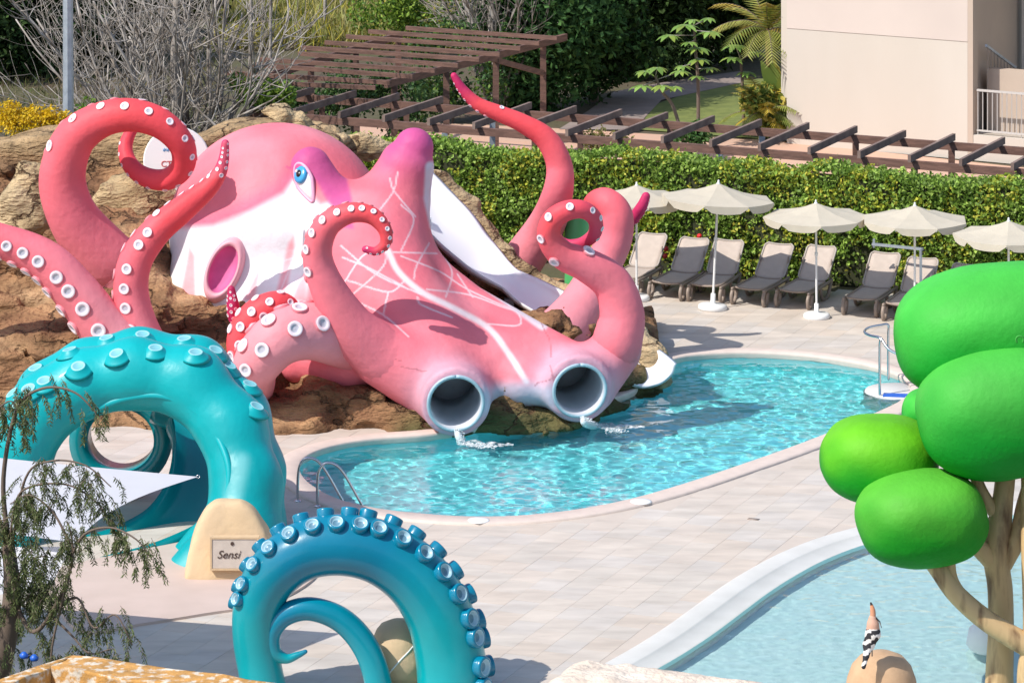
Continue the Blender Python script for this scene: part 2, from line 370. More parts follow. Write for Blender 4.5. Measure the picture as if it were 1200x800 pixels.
m_foam = M('foam', (.85, .87, .88), .6, transl=.2)
m_jet = bpy.data.materials.new('falling_water'); m_jet.use_nodes = True; m_jet.node_tree.nodes['Principled BSDF'].inputs['Base Color'].default_value = (.85, .92, .94, 1); m_jet.node_tree.nodes['Principled BSDF'].inputs['Roughness'].default_value = .3; m_jet.node_tree.nodes['Principled BSDF'].inputs['Alpha'].default_value = .55

# ------------------------------------------------------------------ setting: ground, pools, paving
KU = .42; U = A([1, -KU, 0])/math.hypot(1, KU); W_ = A([KU, 1, 0])/math.hypot(1, KU)      # the paving's, hedge's and pergola's two directions
pool_px = [(349, 548), (358, 567), (392, 587), (440, 599), (500, 606), (560, 609), (620, 607), (680, 600), (740, 588), (800, 571), (860, 551), (920, 530), (970, 511), (1020, 490), (1060, 470), (1068, 452), (1045, 438), (1005, 427), (950, 419), (890, 415), (835, 416), (795, 421), (768, 434), (745, 458), (700, 474), (640, 486), (570, 499), (505, 511), (440, 516), (395, 523), (362, 534)]
pool = cr([G(x, y)[:2] for x, y in pool_px], 4, True)
kid_px = [(650, 862), (745, 800), (796, 770), (833, 746), (868, 720), (900, 696), (933, 675), (967, 657), (1008, 641), (1060, 627), (1130, 613), (1230, 604), (1330, 640), (1340, 780), (1290, 920), (1080, 985), (800, 960)]
kid = cr([G(x, y)[:2] for x, y in kid_px], 4, True)
pool_out = offset(pool, .36); kid_out = offset(kid, .72)
big = [(-400, -60), (400, -60), (400, 900), (-400, 900)]
tag(mk('ground', sheet(big, [[tuple(q) for q in offset(pool, .1)], [tuple(q) for q in offset(kid, .2)]], -.02), m_soil), kind='structure')
def basin(name, poly, depth, mat):
    n = len(poly); V = [(q[0], q[1], .02) for q in poly]+[(q[0], q[1], -depth) for q in poly]
    Fc = [((i+1) % n, i, i+n, (i+1) % n+n) for i in range(n)]
    Vb, Fb = sheet([tuple(q) for q in poly], [], -depth); return tag(mk(name, join([(V, Fc), (Vb, Fb)]), mat, smooth=False), kind='structure')
pool_o = basin('pool', pool, 1.05, m_liner); kid_o = basin('paddling_pool', kid, .34, m_kidliner)
def ring_prof(poly, prof):                       # prof: (offset outward, z)
    L_ = [offset(poly, d) for d, z in prof]; k = len(prof); n = len(poly)
    V = A([(L_[j][i][0], L_[j][i][1], prof[j][1]) for i in range(n) for j in range(k)])
    Fc = [(i*k+j, ((i+1) % n)*k+j, ((i+1) % n)*k+j+1, i*k+j+1) for i in range(n) for j in range(k-1)]; return V, Fc
mk('coping', ring_prof(pool, [(.0, -.12), (-.03, .0), (-.03, .035), (-.01, .055), (.30, .05), (.36, .035), (.36, -.02)][::-1]), m_coping, pool_o)
mk('rim', ring_prof(kid, [(.0, -.34), (-.01, -.06), (.03, -.012), (.08, .0), (.34, .012), (.36, .035), (.39, .046), (.67, .048), (.72, .035), (.72, -.02)][::-1]), m_rim, kid_o)
def wave_sheet(poly, step, z, amp, sc_):
    x0, y0 = poly.min(0); x1, y1 = poly.max(0); xs = np.arange(x0, x1+step, step); ys = np.arange(y0, y1+step, step)
    X, Y = np.meshgrid(xs, ys, indexing='ij'); ins = inside_np(X, Y, offset(poly, .06))
    Z = z+amp*(fbm(X*sc_, Y*sc_, X*0+.5, 3)+.6*np.sin(X*sc_*2.1+3*noise3(X*.8, Y*.8, X*0))*.3)
    V = np.stack([X, Y, Z], -1).reshape(-1, 3); ny = len(ys)
    i, j = np.meshgrid(np.arange(len(xs)-1), np.arange(ny-1), indexing='ij'); q = np.stack([i*ny+j, (i+1)*ny+j, (i+1)*ny+j+1, i*ny+j+1], -1).reshape(-1, 4)
    fi = ins.reshape(-1); q = q[fi[q].all(1)]; used = np.unique(q); mp = np.full(len(V), -1); mp[used] = np.arange(len(used)); return V[used], mp[q]
wo1 = tag(mk('water', wave_sheet(pool, .045, -.06, .0125, 3.3), m_water), kind='structure')
wo2 = tag(mk('water', wave_sheet(kid, .04, -.035, .0042, 6.5), m_kwater), kind='structure')
for o_ in (wo1, wo2): o_.cycles.is_caustics_caster = True
for o_ in (pool_o, kid_o): o_.cycles.is_caustics_receiver = True
sl.cycles.is_caustics_light = True
# paving bed and tiles
pave_poly = [G(-260, 900)[:2], G(1500, 900)[:2], A([14.5, 73.0]), A([3.0, 77.6]), A([-14, 72]), A([-14, 60])]
paving = tag(mk('paving', sheet([tuple(q) for q in pave_poly], [[tuple(q) for q in offset(pool, .12)], [tuple(q) for q in offset(kid, .4)]], .0085), m_grout), kind='structure')
pad = cr([G(x, y)[:2] for x, y in [(60, 700), (95, 742), (165, 734), (240, 722), (320, 708), (372, 676), (372, 640), (330, 615), (200, 640), (60, 672)]], 5, True)
tag(mk('resin_floor', slab(pad, -.01, .05), m_resin, smooth=False), kind='structure')
TU, TV, GAP = .45, .60, .0035
O0 = A([0., 60., 0]); cand = []
po, ko = offset(pool, .2), offset(kid, .56)
for i in range(-52, 54):
    for j in range(-36, 36):
        c = O0+U*(i*TU)+W_*(j*TV+(TV/2 if i % 2 else 0))
        if c[1] < 43 or c[1] > 79 or abs(c[0]) > 14.6: continue
        px, py = (c[0]*F/c[1]+600, H*F/c[1]-HZ)
        if px < -60 or px > 1260 or py > 830: continue
        if not inside(c, pave_poly): continue
        if c[0] < 2.2 and c[1] > 65.9: continue
        cor = [c[:2]+U[:2]*a*TU/2+W_[:2]*b*TV/2 for a, b in ((-1, -1), (1, -1), (1, 1), (-1, 1))]
        if any(inside(q, po) for q in cor) or any(inside(q, ko) for q in cor) or all(inside(q, pad) for q in cor): continue
        cand.append((c, px, py))
tile_pal = [(.565, .50, .435), (.55, .495, .435), (.58, .505, .435), (.565, .485, .41), (.56, .51, .46), (.59, .52, .45), (.545, .495, .445)]
def tile_vf(c):
    top = [c+U*a*(TU-GAP)/2+W_*b*(TV-GAP)/2 for a, b in ((-1, -1), (1, -1), (1, 1), (-1, 1))]
    V = [q+A([0, 0, .001]) for q in top]+[q+A([0, 0, .012]) for q in top]
    return V, [(4, 5, 6, 7), (0, 1, 5, 4), (1, 2, 6, 5), (2, 3, 7, 6), (3, 0, 4, 7)]
tile_me = [new_mesh('paving_tile', tile_vf(A([0., 0, 0]))[0], tile_vf(A([0., 0, 0]))[1], m_tile, False, col=A(p)) for p in tile_pal]
def vis(t): return (0 < t[1] < 1200) and t[2] < 800 and not (t[1] > 980 and t[2] < 660) and not (t[1] < 330 and t[2] < 660)
cand.sort(key=lambda t: (not vis(t), t[0][1]))
for c, px, py in cand[:300]:
    o = bpy.data.objects.new('paving_tile', random.choice(tile_me)); COL.objects.link(o); o.parent = paving; o.location = c+A([0, 0, random.uniform(-.001, .001)])
rest = cand[300:]
Vs = np.vstack([tile_vf(c)[0] for c, _, _ in rest]); fq = np.vstack([A(tile_vf(c)[1])+8*i for i, (c, _, _) in enumerate(rest[:1])]*1)
fq = (A(tile_vf(O0)[1])[None]+8*np.arange(len(rest))[:, None, None]).reshape(-1, 4)
tag(mk('paving_tiles', (Vs, fq), m_tile, paving, False, col=np.repeat(pick(len(rest), tile_pal, .04), 8, 0)), kind='stuff')
# skimmer lids and drain on the deck
for x, y, lab in ((561, 613, 'round white skimmer lid in the coping beside the pool bend'), (751, 591, 'round white skimmer lid on the deck nearest the paddling pool')):
    c = G(x, y); tag(mk('skimmer_lid', lathe([(0.0, .060), (.13, .060), (.14, .057), (.17, .057), (.175, .04)][::-1], 24, (c[0], c[1], 0)), m_whitepl), lab, 'lid')
c = G(883, 609); tag(mk('floor_drain', beam(c-U*.09+A([0, 0, .012]), c+U*.09+A([0, 0, .012]), .09, .012), m_taupe), 'small grey floor drain grate set in the stone deck', 'drain')
# behind the hedge: paths, lawn
tag(mk('terracotta_path', sheet([tuple(q[:2]) for q in (G(420, 178), G(640, 196), G(1230, 260), G(1230, 200), G(930, 167), G(640, 150), G(420, 140))][::1], [], .004), m_terra), kind='structure')
tag(mk('pale_path', sheet([tuple(q[:2]) for q in (G(640, 214), G(1250, 250), G(1250, 222), G(640, 186))], [], .012), m_kerb), kind='structure')
tag(mk('lawn', sheet([tuple(q[:2]) for q in (G(745, 152), G(930, 166), G(1000, 110), G(905, 92), G(850, 95), G(770, 122))], [], .008), m_lawn), kind='structure')
tag(mk('garden_path', sheet([tuple(q[:2]) for q in (G(655, 152), G(742, 153), G(775, 118), G(872, 97), G(868, 84), G(790, 95), G(720, 108), G(690, 130))], [], .016), m_path), kind='structure')

# ------------------------------------------------------------------ building at the back right
def wallbox(name, a, b, th, z0, z1, mat, parent):          # vertical wall from a to b in plan
    a, b = A([*a[:2], 0.]), A([*b[:2], 0.]); s = nrm(np.cross(b-a, (0, 0, 1)))*th
    return mk(name, slab([a, b, b-s, a-s], z0, z1), mat, parent, False)
bl = G(922, 168); ud = nrm(A([4.2, -2.35, 0])); vd = A([-ud[1], ud[0], 0])
br = bl+ud*4.85
bld = thing('hotel_building', bl, 'cream rendered building with an open stair recess behind the pergola', 'building')
wallbox('wall', bl, br, .3, 0, 2.86, m_wall, bld); wallbox('wall', bl, br, .3, 2.875, 9, M('render_wall_pink', (.61, .52, .46), .85, base2=(.57, .485, .43), nscale=.5, bump=.15, bscale=30, bdist=.01), bld)
mk('wall_joint', slab([bl-vd*-.02, br+vd*.02, br+vd*.28, bl+vd*.28], 2.86, 2.875), m_wall2, bld, False)
wallbox('wall', bl+vd*.31, bl+vd*8, .3, 0, 9, m_wall, bld)
mk('corner_trim', slab([br+ud*.003, br+ud*.14, br+ud*.14+vd*.3, br+ud*.003+vd*.3], 0, 9), m_wall2, bld, False)
wallbox('wall', br+vd*.31+ud*.002, br+vd*8, .3, 0, 9, m_wall2, bld)  # side wall facing away from the sun; that dimness is put into its tan
wallbox('wall', br+ud*.145+vd*3.2, br+ud*8+vd*3.2, .3, 0, 9, m_wall, bld)
mk('platform', slab([br+ud*.15, br+ud*8, br+ud*8+vd*3.19, br+ud*.15+vd*3.19], 0, .62), m_wall, bld, False)
mk('roof', slab([bl-ud*.2-vd*.3, br+ud*8-vd*.3, br+ud*8+vd*8, bl-ud*.2+vd*8], 9.003, 9.3), m_wall2, bld, False)
for k in range(9):
    a = br+vd*(.75+k*-.0+.26*(8-k))*1.0+ud*.2; mk('step', slab([a, a+ud*1.1, a+ud*1.1+vd*.255, a+vd*.255], .621, .66+.165*(k+1)), m_wall2, bld, False)
rl = thing('balcony_railing', br+ud*.2+A([0, 0, .62]), 'pale metal bar railing in front of the stair recess', 'railing')
p0, p1 = br+ud*.2+vd*.12+A([0, 0, .62]), br+ud*6+vd*.12+A([0, 0, .62]); zz = A([0, 0, 1.])
mk('top_rail', beam(p0+zz*1.08, p1+zz*1.08, .06, .05), m_rimpl, rl, False); mk('bottom_rail', beam(p0+zz*.10, p1+zz*.10, .05, .04), m_rimpl, rl, False)
bar = None
for k in range(46):
    q = p0+ud*(.02+k*.126); h0, h1 = (.0, 1.05) if k % 9 == 0 else (.12, 1.055)
    mk('baluster', beam(q+zz*h0, q+zz*h1, .022, .022, (0, 1, 0)), m_rimpl, rl, False)
sr = thing('stair_handrail', br+ud*.4+vd*1.75+zz*.62, 'dark metal handrail slanting down the stair recess', 'handrail')
a0 = br+ud*.3+vd*.45+zz*2.75; a1 = br+ud*.3+vd*2.4+zz*1.95
mk('top_rail', beam(a0, a1, .05, .06), m_galv, sr, False)
for k in range(9):
    q = a0+(a1-a0)*(k+.5)/9; mk('baluster', beam(q-zz*.02, A([q[0], q[1], .625]), .02, .02, (0, 1, 0)), m_taupe, sr, False)
mk('newel', beam(a1, A([a1[0], a1[1], .625]), .05, .05, (0, 1, 0)), m_taupe, sr, False)

# ------------------------------------------------------------------ pergolas
def pergola(name, label, Lf, Rf, depth, zr, n, posts, wm, rm, over=.25, back_posts=True, rw=.07, rh=.15):
    t = thing(name, A([*Lf[:2], 0.]), label, 'pergola'); d = nrm(Rf-Lf); v = A([-d[1], d[0], 0]); Lg = np.linalg.norm(Rf-Lf)
    for k, off in enumerate((0, depth)):
        a, b = Lf+v*off-d*.3, Rf+v*off+d*.3; a = A([*a[:2], zr]); b = A([*b[:2], zr]); mk('rail', beam(a, b, .10, .17), wm, t, False)
        for s in posts:
            q = Lf+d*s*Lg+v*off; mk('post', beam(A([*q[:2], 0]), A([*q[:2], zr-.087]), .13, .13, (0, 1, 0)), wm if (int(s*97) % 3) else m_galv, t, False)
    for k in range(n):
        q = Lf+d*(k/(n-1))*Lg; a = q-v*over*(1+.1*random.uniform(-1, 1)); b = q+v*(depth+over); z = zr+.087+rh/2
        mk('rafter', beam(A([*a[:2], z]), A([*b[:2], z+random.uniform(-.01, .01)]), rw, rh), rm, t, False)
    return t
zr = 2.25
def Rl(x, y, z): return G(x, y, z)
Lf = Rl(300, 134, zr); Rf = Rl(1252, 207, zr)
pergola('pergola', 'long low pergola of dark spaced rafters running above the hedge', Lf, Rf, 2.5, zr, 18, [0.02+.0575*i*2 for i in range(9)], m_wood, m_woodgrey)
zr2 = 2.55; t2 = thing('pergola', G(470, 150), 'taller red brown pergola with close rafters beside the bare tree', 'pergola')
ends_r = [(653, 45), (632, 51), (610, 57), (586, 64), (562, 70), (537, 77), (510, 83), (484, 90), (457, 97), (440, 103)]
ends_l = [(476, 33), (432, 37), (406, 43), (381, 50), (353, 56), (350, 63), (304, 70), (297, 76), (257, 85), (262, 95)]
for (a, b), (c_, d_) in zip(ends_l, ends_r):
    mk('rafter', beam(Rl(a, b, zr2+.2), Rl(c_, d_, zr2+.2), .07, .10), m_wood, t2, False)
pa, pb = Rl(640, 49, zr2), Rl(452, 99, zr2); la, lb = Rl(470, 41, zr2), Rl(300, 94, zr2)
mk('rail', beam(pa+A([.5, .8, 0]), pb, .1, .17), m_wood, t2, False); mk('rail', beam(la, lb, .1, .17), m_wood, t2, False)
for q0, q1 in ((pa, pb), (la, lb)):
    for s in (.02, .33, .64, .95):
        q = q0+(q1-q0)*s; mk('post', beam(A([*q[:2], 0]), A([*q[:2], zr2-.087]), .15, .15, (0, 1, 0)), m_wood, t2, False)
q = pa+(pb-pa)*.02; mk('brace', beam(q+A([0, -.1, -.75]), pa+(pb-pa)*.38+A([0, -.1, 0]), .07, .13), m_wood, t2, False)

# ------------------------------------------------------------------ hedge
h0 = A([6.7, 76.75, 0.]); hu = nrm(A([1, -.4, 0])); hv = A([-hu[1], hu[0], 0])
hl, hr = h0-hu*11.2, h0+hu*9.0
hedge = thing('hedge', (hl+hr)/2, 'long clipped green and yellow leaved hedge behind the sun loungers', 'hedge')
HH, HT = 2.26, .85
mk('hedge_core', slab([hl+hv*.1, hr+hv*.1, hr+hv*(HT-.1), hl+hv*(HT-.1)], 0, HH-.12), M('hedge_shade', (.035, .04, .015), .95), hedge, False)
n = 78000; s = rng.random(n)*20.2; face = rng.random(n); fr = face < .7
bul = .12*noise3(s*1.3, rng.random(n)*0+2.0, s*0)
zc = np.where(fr, rng.random(n)**.92*HH, HH+rng.normal(0, .05, n)+bul)
dep = np.where(fr, rng.normal(0.02, .06, n)+.13*fbm(s*1.5, zc*1.8, s*0, 2), rng.random(n)*HT)
C = hl+hu*s[:, None]+hv*dep[:, None]; C[:, 2] = zc
yel = (noise3(s*3.1, zc*3.3, s*0+4) > -.05) & (rng.random(n) < .5)
cols = np.where(yel[:, None], pick(n, [(.44, .46, .05), (.50, .46, .06), (.34, .42, .05)], .25), pick(n, [(.18, .30, .045), (.25, .39, .06), (.33, .46, .09), (.12, .20, .03)], .35))
kp = ~((fbm(s*1.1+4, zc*1.3, s*0+2, 3) > .55) & fr & (rng.random(n) < .8)); C, cols = C[kp], cols[kp]
V, Fc, cc = leaves(C, rng.uniform(.06, .12, len(C)), cols, .65, .5)
tag(mk('foliage', (V, Fc), m_leaf, hedge, False, col=cc), kind='stuff')
fm = new_mesh('hibiscus_flower', *lathe([(.0, .0), (.03, .02), (.07, .03), (.08, .05)], 10), M('hibiscus_red', (.6, .02, .02), .5))
for x, y in ((781, 292), (780, 300), (693, 305), (820, 277)):
    q = G(x, 347); sdist = np.dot(q-hl, hu); base = hl+hu*sdist-hv*.16; Yb = base[1]; p = P(x, y, Yb); inst('flower', fm, p, Vector((-.3, -.9, .3)).to_track_quat('Z', 'Y').to_matrix(), (.7, .7, .7), hedge)
q = P(1040, 289, 75.0); tag(mk('shower_arm', join([beam(P(1022, 286, 75.05), P(1082, 292, 74.6), .05, .05), beam(P(1024, 280, 75.05), P(1024, 290, 75.05), .04, .04, (0, 1, 0)), beam(P(1079, 292, 74.6), A([*P(1079, 292, 74.6)[:2], 0]), .05, .05, (0, 1, 0))]), m_galv, smooth=False), 'thin grey metal arm sticking out in front of the hedge', 'bar')

# ------------------------------------------------------------------ sun loungers (local: foot at y=0, head towards +y)
def make_lounger():
    t = thing('sun_lounger', (0, 0, 0), 'x', 'sun lounger', 'sun loungers along the hedge')
    def board(y0, z0, y1, z1, wd, th, n=18, sag=.02):
        top, V, Fc = [], [], []
        for i in range(n+1):
            a = i/n; y = y0+(y1-y0)*a; z = z0+(z1-z0)*a
            for j, u in enumerate(np.linspace(-1, 1, 7)):
                wv = wd/2*(1-.20*(max(0, abs(2*a-1)-.78)/.22)**2.5); V.append((u*wv, y, z-sag*(1-u*u)))
        for i in range(n):
            for j in range(6): q = i*7+j; Fc.append((q, q+1, q+8, q+7))
        V = A(V); d = nrm(A([0, y1-y0, z1-z0])); nn = np.cross((1, 0, 0), d); m = len(V)
        bot = V-nn*th; F2 = [tuple(m+i for i in f[::-1]) for f in Fc]
        edge = [i for i in range(7)]+[r*7+6 for r in range(1, n+1)]+[n*7+j for j in range(5, -1, -1)]+[r*7 for r in range(n-1, 0, -1)]
        F3 = [(edge[(i+1) % len(edge)], edge[i], edge[i]+m, edge[(i+1) % len(edge)]+m) for i in range(len(edge))]
        per = V[edge]; return (np.vstack([V, bot]), Fc+F2+F3), per
    s, per = board(.0, .36, 1.18, .345, .62, .02); mk('seat', s, m_sling, t)
    mk('seat_rim', tube(np.vstack([per, per[:2]]), .022, 6, False), m_taupe, t)
    b, per = board(1.2, .36, 1.86, .92, .62, .02); mk('backrest', b, m_sling, t)
    mk('backrest_rim', tube(np.vstack([per, per[:2]]), .02, 6, False), m_backrim, t)
    for sx in (-1, 1):
        x = .335*sx
        mk('side_rail', tube(cr(A([(x, -.02, .33), (x, .4, .315), (x, .9, .31), (x, 1.45, .33)]), 4), .032, 8), m_taupe, t)
        mk('front_leg', tube(cr(A([(x, .02, .32), (x, -.07, .2), (x, -.03, .05), (x, .07, .035), (x, .17, .12), (x, .2, .24)]), 5), .038, 8), m_taupe, t)
        mk('middle_leg', tube(cr(A([(x, .72, .31), (x, .75, .2), (x, .86, .06), (x, 1.0, .035)]), 5), .038, 8), m_taupe, t)
        mk('rear_leg', tube(cr(A([(x, 1.42, .33), (x, 1.32, .2), (x, 1.2, .08), (x, 1.06, .035)]), 5), .038, 8), m_taupe, t)
        mk('back_prop', tube(A([(x*.9, 1.38, .33), (x*.9, 1.52, .72)]), .018, 6), m_taupe, t)
    return t
lproto = make_lounger()
feet = [(730, 346, 'half hidden behind a pink tentacle'), (780, 352, 'standing nearest the red hibiscus flowers'), (826, 355, 'standing right behind the parasol with the highest canopy'), (877, 359, 'in full parasol shade between two half sunlit loungers'), (929, 362, 'just behind the second parasol base, top corner sunlit'), (1008, 371, 'with a sunlit top band, standing clear of neighbours'), (1055, 378, 'with a fully sunlit backrest under the third parasol'), (1104, 386, 'mostly hidden behind the green foliage sculpture')]
ang = math.atan2(-W_[0], W_[1])+.02
for i, (x, y, lab) in enumerate(feet):
    o = lproto if i == 0 else copy_tree(lproto); o.location = G(x, y); o.rotation_euler = (0, 0, ang+random.uniform(-.05, .05)); o['label'] = 'taupe sun lounger with raised backrest '+lab
# ------------------------------------------------------------------ parasols
def make_parasol():
    t = thing('parasol', (0, 0, 0), 'x', 'parasol', 'beige parasols by the hedge')
    R, n = 1.06, 8; V = [(0, 0, 2.32)]; Fc = []; m = 6; rings = 4
    for k in range(1, rings+1):
        r = R*k/rings
        for j in range(n*m):
            a = 2*math.pi*j/(n*m); u = (j % m)/m; q = math.cos(math.pi/n)/math.cos((u-.5)*2*math.pi/n); sagv = .012*math.sin(u*math.pi)*(k/rings)
            V.append((r*q*math.cos(a), r*q*math.sin(a), 2.32-.27*(k/rings)-.05*math.sin(k/rings*math.pi)-sagv))
    nm = n*m
    for j in range(nm): Fc.append((0, 1+j, 1+(j+1) % nm))
    for k in range(rings-1):
        for j in range(nm): a = 1+k*nm+j; b = 1+k*nm+(j+1) % nm; Fc.append((a, a+nm, b+nm, b))
    can = mk('canopy', (V, Fc), m_canvas, t, False)
    last = [V[1+(rings-1)*nm+j] for j in range(nm)]; V2, F2 = [], []
    for j in range(n):
        st = len(V2)
        for u in range(m+1):
            p = last[(j*m+u) % nm]; V2.append(p); dz = .11+.03*math.sin(u/m*math.pi); V2.append((p[0]*1.005, p[1]*1.005, p[2]-dz*(.25 if u in (0, m) else 1)))
        for u in range(m): F2.append((st+2*u, st+2*u+2, st+2*u+3, st+2*u+1))
    mk('valance', (V2, F2), m_canvas, t)
    for j in range(n):
        a = 2*math.pi*j/n; mk('rib', beam((0, 0, 2.22), (R*.97*math.cos(a), R*.97*math.sin(a), 1.99), .018, .018), m_whitepl, t, False)
    mk('pole', tube(A([(0, 0, .25), (0, 0, 2.33)]), .022, 10), m_whitepl, t)
    mk('finial', lathe([(.0, .06), (.015, .055), (.02, .03), (.015, .01), (.035, .0), (.04, -.02)][::-1], 12, (0, 0, 2.32)), m_whitepl, t)
    mk('base', lathe([(.0, .0), (.25, .0), (.27, .03), (.26, .09), (.22, .11), (.06, .12), (.045, .14), (.045, .30), (.0, .31)], 28), m_whitepl, t)
    mk('crank_collar', lathe([(.022, .0), (.035, .01), (.035, .07), (.022, .08)], 10, (0, 0, 1.25)), m_whitepl, t)
    return t
pp = make_parasol()
for i, (x, y, lean, sc_, lab) in enumerate([(746, 352, 0, 1, 'beige parasol partly behind the tall hooked pink tentacle'), (835, 363, .055, 1.08, 'tallest beige parasol, its pole leaning slightly, behind the pool'), (957, 373, -.01, .98, 'beige parasol with white round base fully in view past the tall one'), (1072, 380, 0, 1.0, 'beige parasol whose pole foot is hidden by the green sculpture'), (1182, 401, 0, 1.0, 'beige parasol cut by the picture edge above the green foliage sculpture')]):
    o = pp if i == 0 else copy_tree(pp); o.location = G(x, y); o.rotation_euler = (0, lean, .2+i*.3); o.scale = (sc_,)*3; o['label'] = lab

# ------------------------------------------------------------------ pool ladder, step rail, water jets
lad = thing('pool_ladder', G(352, 588), 'curved stainless steel ladder rails at the left end of the pool', 'ladder')
for dx, dy in ((0, 0), (23, 6)):
    a = G(349+dx, 588+dy); d = A([.86, .12, 0]); pts = [a+A([0, 0, -.02]), a+A([0, 0, .35]), a+A([.03, 0, .58]), a+d*.17+A([0, 0, .70]), a+d*.42+A([0, 0, .60]), a+d*.75+A([0, 0, .12]), a+d*.9+A([0, 0, -.18]), a+d*.95+A([0, 0, -.7])]
    mk('handrail', tube(cr(pts, 6), .022, 10), m_steel, lad); mk('flange', lathe([(.0, .03), (.03, .03), (.055, .01), (.06, .0)][::-1], 14, (a[0], a[1], .012)), m_steel, lad)
for z in (-.35, -.6):
    a = G(349, 588)+A([.86*.95, .12*.95, z]); b = G(372, 594)+A([.86*.95, .12*.95, z]); mk('tread', beam(a, b, .08, .03), m_steel, lad, False)
rail = thing('step_handrail', G(1031, 459), 'looped stainless steel handrail on the round pool step', 'handrail')
ra, rb = P(1031, 457, 67.5), P(1041, 443, 68.6); za, zb = ra[2], rb[2]
pts = [A([*ra[:2], -.15]), A([*ra[:2], .5]), A([ra[0], ra[1], .86]), P(1031, 396, 67.5), P(1020, 393, 67.75), P(1013, 389, 68.0), P(1018, 384, 68.3), P(1032, 381, 68.55), P(1041, 381, 68.6), A([rb[0], rb[1], .8]), A([rb[0], rb[1], .3]), A([*rb[:2], .0])]
mk('rail_loop', tube(cr(pts, 5), .024, 10), m_steel, rail); mk('rail_branch', tube(cr([P(1032, 396, 67.5), P(1046, 412, 67.3), P(1085, 424, 67.1)], 5), .024, 10), m_steel, rail)
c = G(1052, 455); tag(mk('pool_step', join([lathe([(.0, -1.05), (.60, -1.05), (.62, -.06), (.58, .0), (.0, .005)], 32, (c[0], c[1], -.03))]), m_rim), 'round white step under the looped handrail at the pool edge', 'step')
tag(mk('step_mat', beam(G(1035, 461)+A([0, 0, -.02]), G(1085, 463)+A([0, 0, -.02]), .22, .02), m_bluebit, smooth=False), 'bright blue mat strip on the round pool step', 'mat')

# ------------------------------------------------------------------ pink octopus
octo = thing('octopus_slide', A([-2.5, 66.5, 0]), 'giant pink and white octopus sculpture with slide tubes facing the pool', 'octopus slide')
ex = [(P(534, 472, 64.25), nrm(A([.10, -1, -.10])), .475), (P(679, 457, 64.95), nrm(A([.18, -1, -.10])), .46)]
mantle = P(325, 268, 69.9); mantle_r = A([2.02, 1.9, 1.95])
chains = [chain([(364, 196, 68.2, 24), (380, 232, 68.1, 31), (395, 275, 68.0, 40)]),                       # left eye bump
          chain([(485, 173, 68.5, 23.5), (476, 196, 68.5, 33), (462, 234, 68.5, 43), (448, 282, 68.2, 52)]),  # right eye bump
          chain([(430, 285, 68.0, 66), (450, 350, 66.9, 70), (505, 420, 65.8, 58), (532, 462, 65.1, 44), (534, 471, 64.2, 41)]),
          chain([(455, 302, 68.2, 38), (540, 372, 67.3, 41), (622, 420, 66.4, 42), (675, 448, 65.7, 42), (679, 456, 64.9, 40)]),
          chain([(500, 392, 66.6, 46), (580, 432, 65.9, 44), (612, 446, 65.5, 30)]),
          chain([(352, 424, 66.0, 26), (410, 420, 65.9, 42)]),
          chain([(255, 352, 69.1, 62), (300, 362, 68.7, 66), (350, 365, 68.0, 50)]),
          chain([(505, 445, 65.2, 44), (450, 417, 65.2, 37), (408, 382, 65.2, 27)]),
          chain([(690, 445, 65.7, 36), (722, 410, 66.1, 30), (728, 375, 66.3, 27)])]
def body_sdf(X, Y, Z):
    d = ell_sdf(X, Y, Z, mantle, mantle_r); e = None
    for k_, ch in enumerate(chains):
        c = None
        for (a, ra), (b, rb) in zip(ch[:-1], ch[1:]):
            q = cone_sdf(X, Y, Z, a, b, ra, rb); c = q if c is None else np.minimum(c, q)
        d = smin(d, c, .16 if k_ in (0, 7, 8) else .42)
    for c, ax_, r in ex:
        s = (X-c[0])*ax_[0]+(Y-c[1])*ax_[1]+(Z-c[2])*ax_[2]; rad = np.sqrt(np.maximum((X-c[0])**2+(Y-c[1])**2+(Z-c[2])**2-s*s, 0))
        d = np.where((rad < 1.0) & (s > -.8), -smin(-d, -s, .10), d)
    return d
bV, bF = surfnet(body_sdf, (-6.8, 63.9, -.1), (2.6, 72.2, 4.9), .055)
def subdiv(V, Q):
    n = len(V); E = np.sort(np.stack([Q, np.roll(Q, -1, 1)], -1).reshape(-1, 2), 1); u, inv = np.unique(E[:, 0]*n+E[:, 1], return_inverse=True)
    em = (V[u//n]+V[u % n])/2; fm_ = V[Q].mean(1); e = inv.reshape(-1, 4)+n; f = np.arange(len(Q))+n+len(u)
    q = np.concatenate([np.stack([Q[:, i], e[:, i], f, e[:, i-1]], 1) for i in range(4)]); return np.vstack([V, em, fm_]), q
def relax(V, Q, it=2, k=.5):
    for _ in range(it):
        acc = np.zeros_like(V); cn = np.zeros(len(V))
        for a_, b_ in ((0, 1), (1, 2), (2, 3), (3, 0)):
            for i_, j_ in ((a_, b_), (b_, a_)):
                cn += np.bincount(Q[:, i_], minlength=len(V))
                for e_ in range(3): acc[:, e_] += np.bincount(Q[:, i_], V[Q[:, j_], e_], minlength=len(V))
        m_ = cn > 0; V = V.copy(); V[m_] = V[m_]*(1-k)+k*acc[m_]/cn[m_][:, None]
    return V
bV = relax(bV.astype(float), bF, 2); bV, bF = subdiv(bV, bF); bV = relax(bV, bF, 2)
keep = np.ones(len(bV), bool)
for c, ax_, r in ex:
    q = bV-c; s = q@ax_; rad = np.linalg.norm(q-s[:, None]*ax_, axis=1); keep &= ~((rad < r-.015) & (s > -2.7) & (s < .6))
bF = bF[keep[bF].all(1)]
pxv, pyv = proj(bV)
PINK, PALE, CORAL, MAG, PURP, LAV, WHT = A([.78, .18, .225]), A([.80, .30, .345]), A([.78, .08, .095]), A([.52, .03, .12]), A([.52, .08, .25]), A([.56, .56, .68]), A([.80, .80, .82])
bc = np.tile(PINK, (len(bV), 1)); zc = bV[:, 2]
